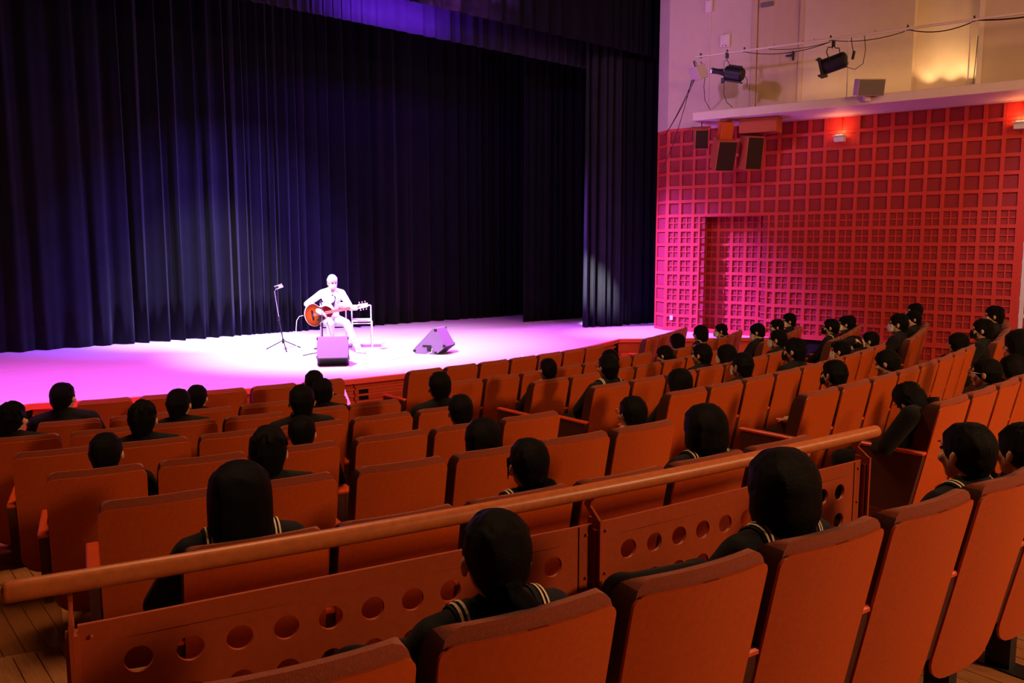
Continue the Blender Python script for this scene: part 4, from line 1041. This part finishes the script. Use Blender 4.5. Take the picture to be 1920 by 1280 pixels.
person('bob-haired girl behind the handrail with hands in her lap', 'person', ('E', 8, 3), (2.25, 1.32, 1.71), 'bob', girl=True, pose='wide')
person('girl with tied-back hair bent towards the left, third row', 'person', ('C', 3, 4), (7.72, 6.12, 1.16), 'pony', girl=True, pitch=-18)
person('girl with loose curled hair in the second row, beside the pink stage side', 'person', ('D', 2, 0), (9.38, 7.22, 1.10), 'long', girl=True)
person('dark hooded-looking figure in the second row against the pink doorway', 'person', ('D', 2, 2), (10.25, 7.45, 1.14), 'bob', girl=True)
person('dark-haired boy seen from behind in the fourth row below the pink doorway', 'person', ('C', 4, 3), (7.15, 5.17, 1.31), 'short')
person('masked girl with sailor stripe at the wall end of the second row', 'person', ('D', 2, 4), (11.20, 7.75, 1.09), 'pony', mask='w', girl=True)
person('masked girl with shoulder-length hair and cream stripe in the fourth row', 'person', ('C', 4, 4), (7.65, 5.22, 1.26), 'long', mask='w', girl=True)
person('masked boy with a large ear in the fifth row, upright', 'person', ('C', 5, 2), (6.38, 4.18, 1.38), 'short', mask='w')
person('masked boy leaning forward at the aisle end of the third row by the wall', 'person', ('D', 3, 0), (10.20, 6.44, 1.24), 'crop', mask='w', pitch=-18)
person('masked boy at the far end of the fourth row', 'person', ('C', 4, 7), (8.95, 5.41, 1.31), 'short', mask='w')
person('girl with hair clips behind two masked boys, third row by the wall', 'person', ('D', 3, 2), (11.18, 6.73, 1.23), 'pony', girl=True)
person('masked boy with fluffy hair against the red lattice, third row by the wall', 'person', ('D', 3, 4), (12.05, 7.05, 1.24), 'tuft', mask='w')
person('boy in a black mask with thick hair, fifth row', 'person', ('C', 5, 4), (7.39, 4.24, 1.42), 'tuft', mask='k')
person('boy in a black mask with one hand on the armrest, sixth row', 'person', ('C', 6, 1), (6.09, 3.16, 1.45), 'short', mask='k', pose='arm_left')
person('girl in a black mask with a cream stripe, knees out, by the wall', 'person', ('D', 4, 1), (10.79, 5.68, 1.32), 'short', mask='k', girl=True)
person('masked boy between two pupils in the fourth row by the wall', 'person', ('D', 4, 3), (11.98, 6.07, 1.27), 'tuft', mask='w')
person('masked girl at the lattice end of the fourth row', 'person', ('D', 4, 4), (12.54, 6.12, 1.25), 'pony', mask='w', girl=True)
person('masked girl with lit forehead in the fifth row', 'person', ('C', 5, 6), (8.55, 4.38, 1.31), 'pony', mask='w', girl=True)
person('masked boy with bared ear at the end of the fifth row', 'person', ('C', 5, 8), (9.82, 4.62, 1.32), 'crop', mask='w')
person('boy bending with his arms raised to his head', 'person', ('C', 5, 7), (9.20, 4.49, 1.18), 'short', pose='hands_up')
person('broad dark-haired boy with head bowed, sixth row', 'person', ('C', 6, 3), (7.09, 3.20, 1.44), 'short', pitch=-18)
person('masked pupil whose head is highest in the group of three by the wall', 'person', ('D', 5, 4), (12.56, 5.56, 1.48), 'crop', mask='w')
person('masked boy in front of the group of three by the wall', 'person', ('D', 5, 0), (10.60, 4.64, 1.46), 'tuft', mask='w')
person('boy with ear showing at the right of the group of three by the wall', 'person', ('D', 5, 3), (11.91, 5.04, 1.41), 'short')
person('girl with straight hood-like hair and hands on her knees', 'person', ('C', 6, 7), (9.48, 3.51, 1.41), 'long', girl=True)
person('boy at the lattice wall in the sixth row, nearest the white-lit corner', 'person', ('D', 6, 3), (11.64, 3.98, 1.55), 'tuft')
person('boy in a black mask at the aisle end of the sixth row by the wall', 'person', ('D', 6, 0), (9.96, 3.45, 1.51), 'tuft', mask='k')
person('boy with spectacles seen from behind at right, seventh row', 'person', ('C', 7, 2), (6.62, 2.26, 1.51), 'short', glasses=True)
person('boy slumped asleep against the big side panel', 'person', ('C', 7, 0), (5.53, 2.24, 1.37), 'tuft', pose='asleep', pitch=-35, roll=-18)
person('short-haired pupil with sailor stripe at right, behind the handrail', 'person', ('E', 8, 5), (3.31, 1.18, 1.67), 'crop', girl=True)
person('pupil cut off by the right edge, only dark hair showing', 'person', ('E', 8, 6), (3.72, 1.14, 1.58), 'tuft')
person('pupil with a big dark bob at the right edge of the photo', 'person', ('C', 7, 4), (7.43, 2.31, 1.64), 'bob', girl=True)
person('pupil with lit face looking down, at the right edge of the photo', 'person', ('C', 7, 3), (7.48, 2.31, 1.46), 'bob', girl=True, pitch=-18)
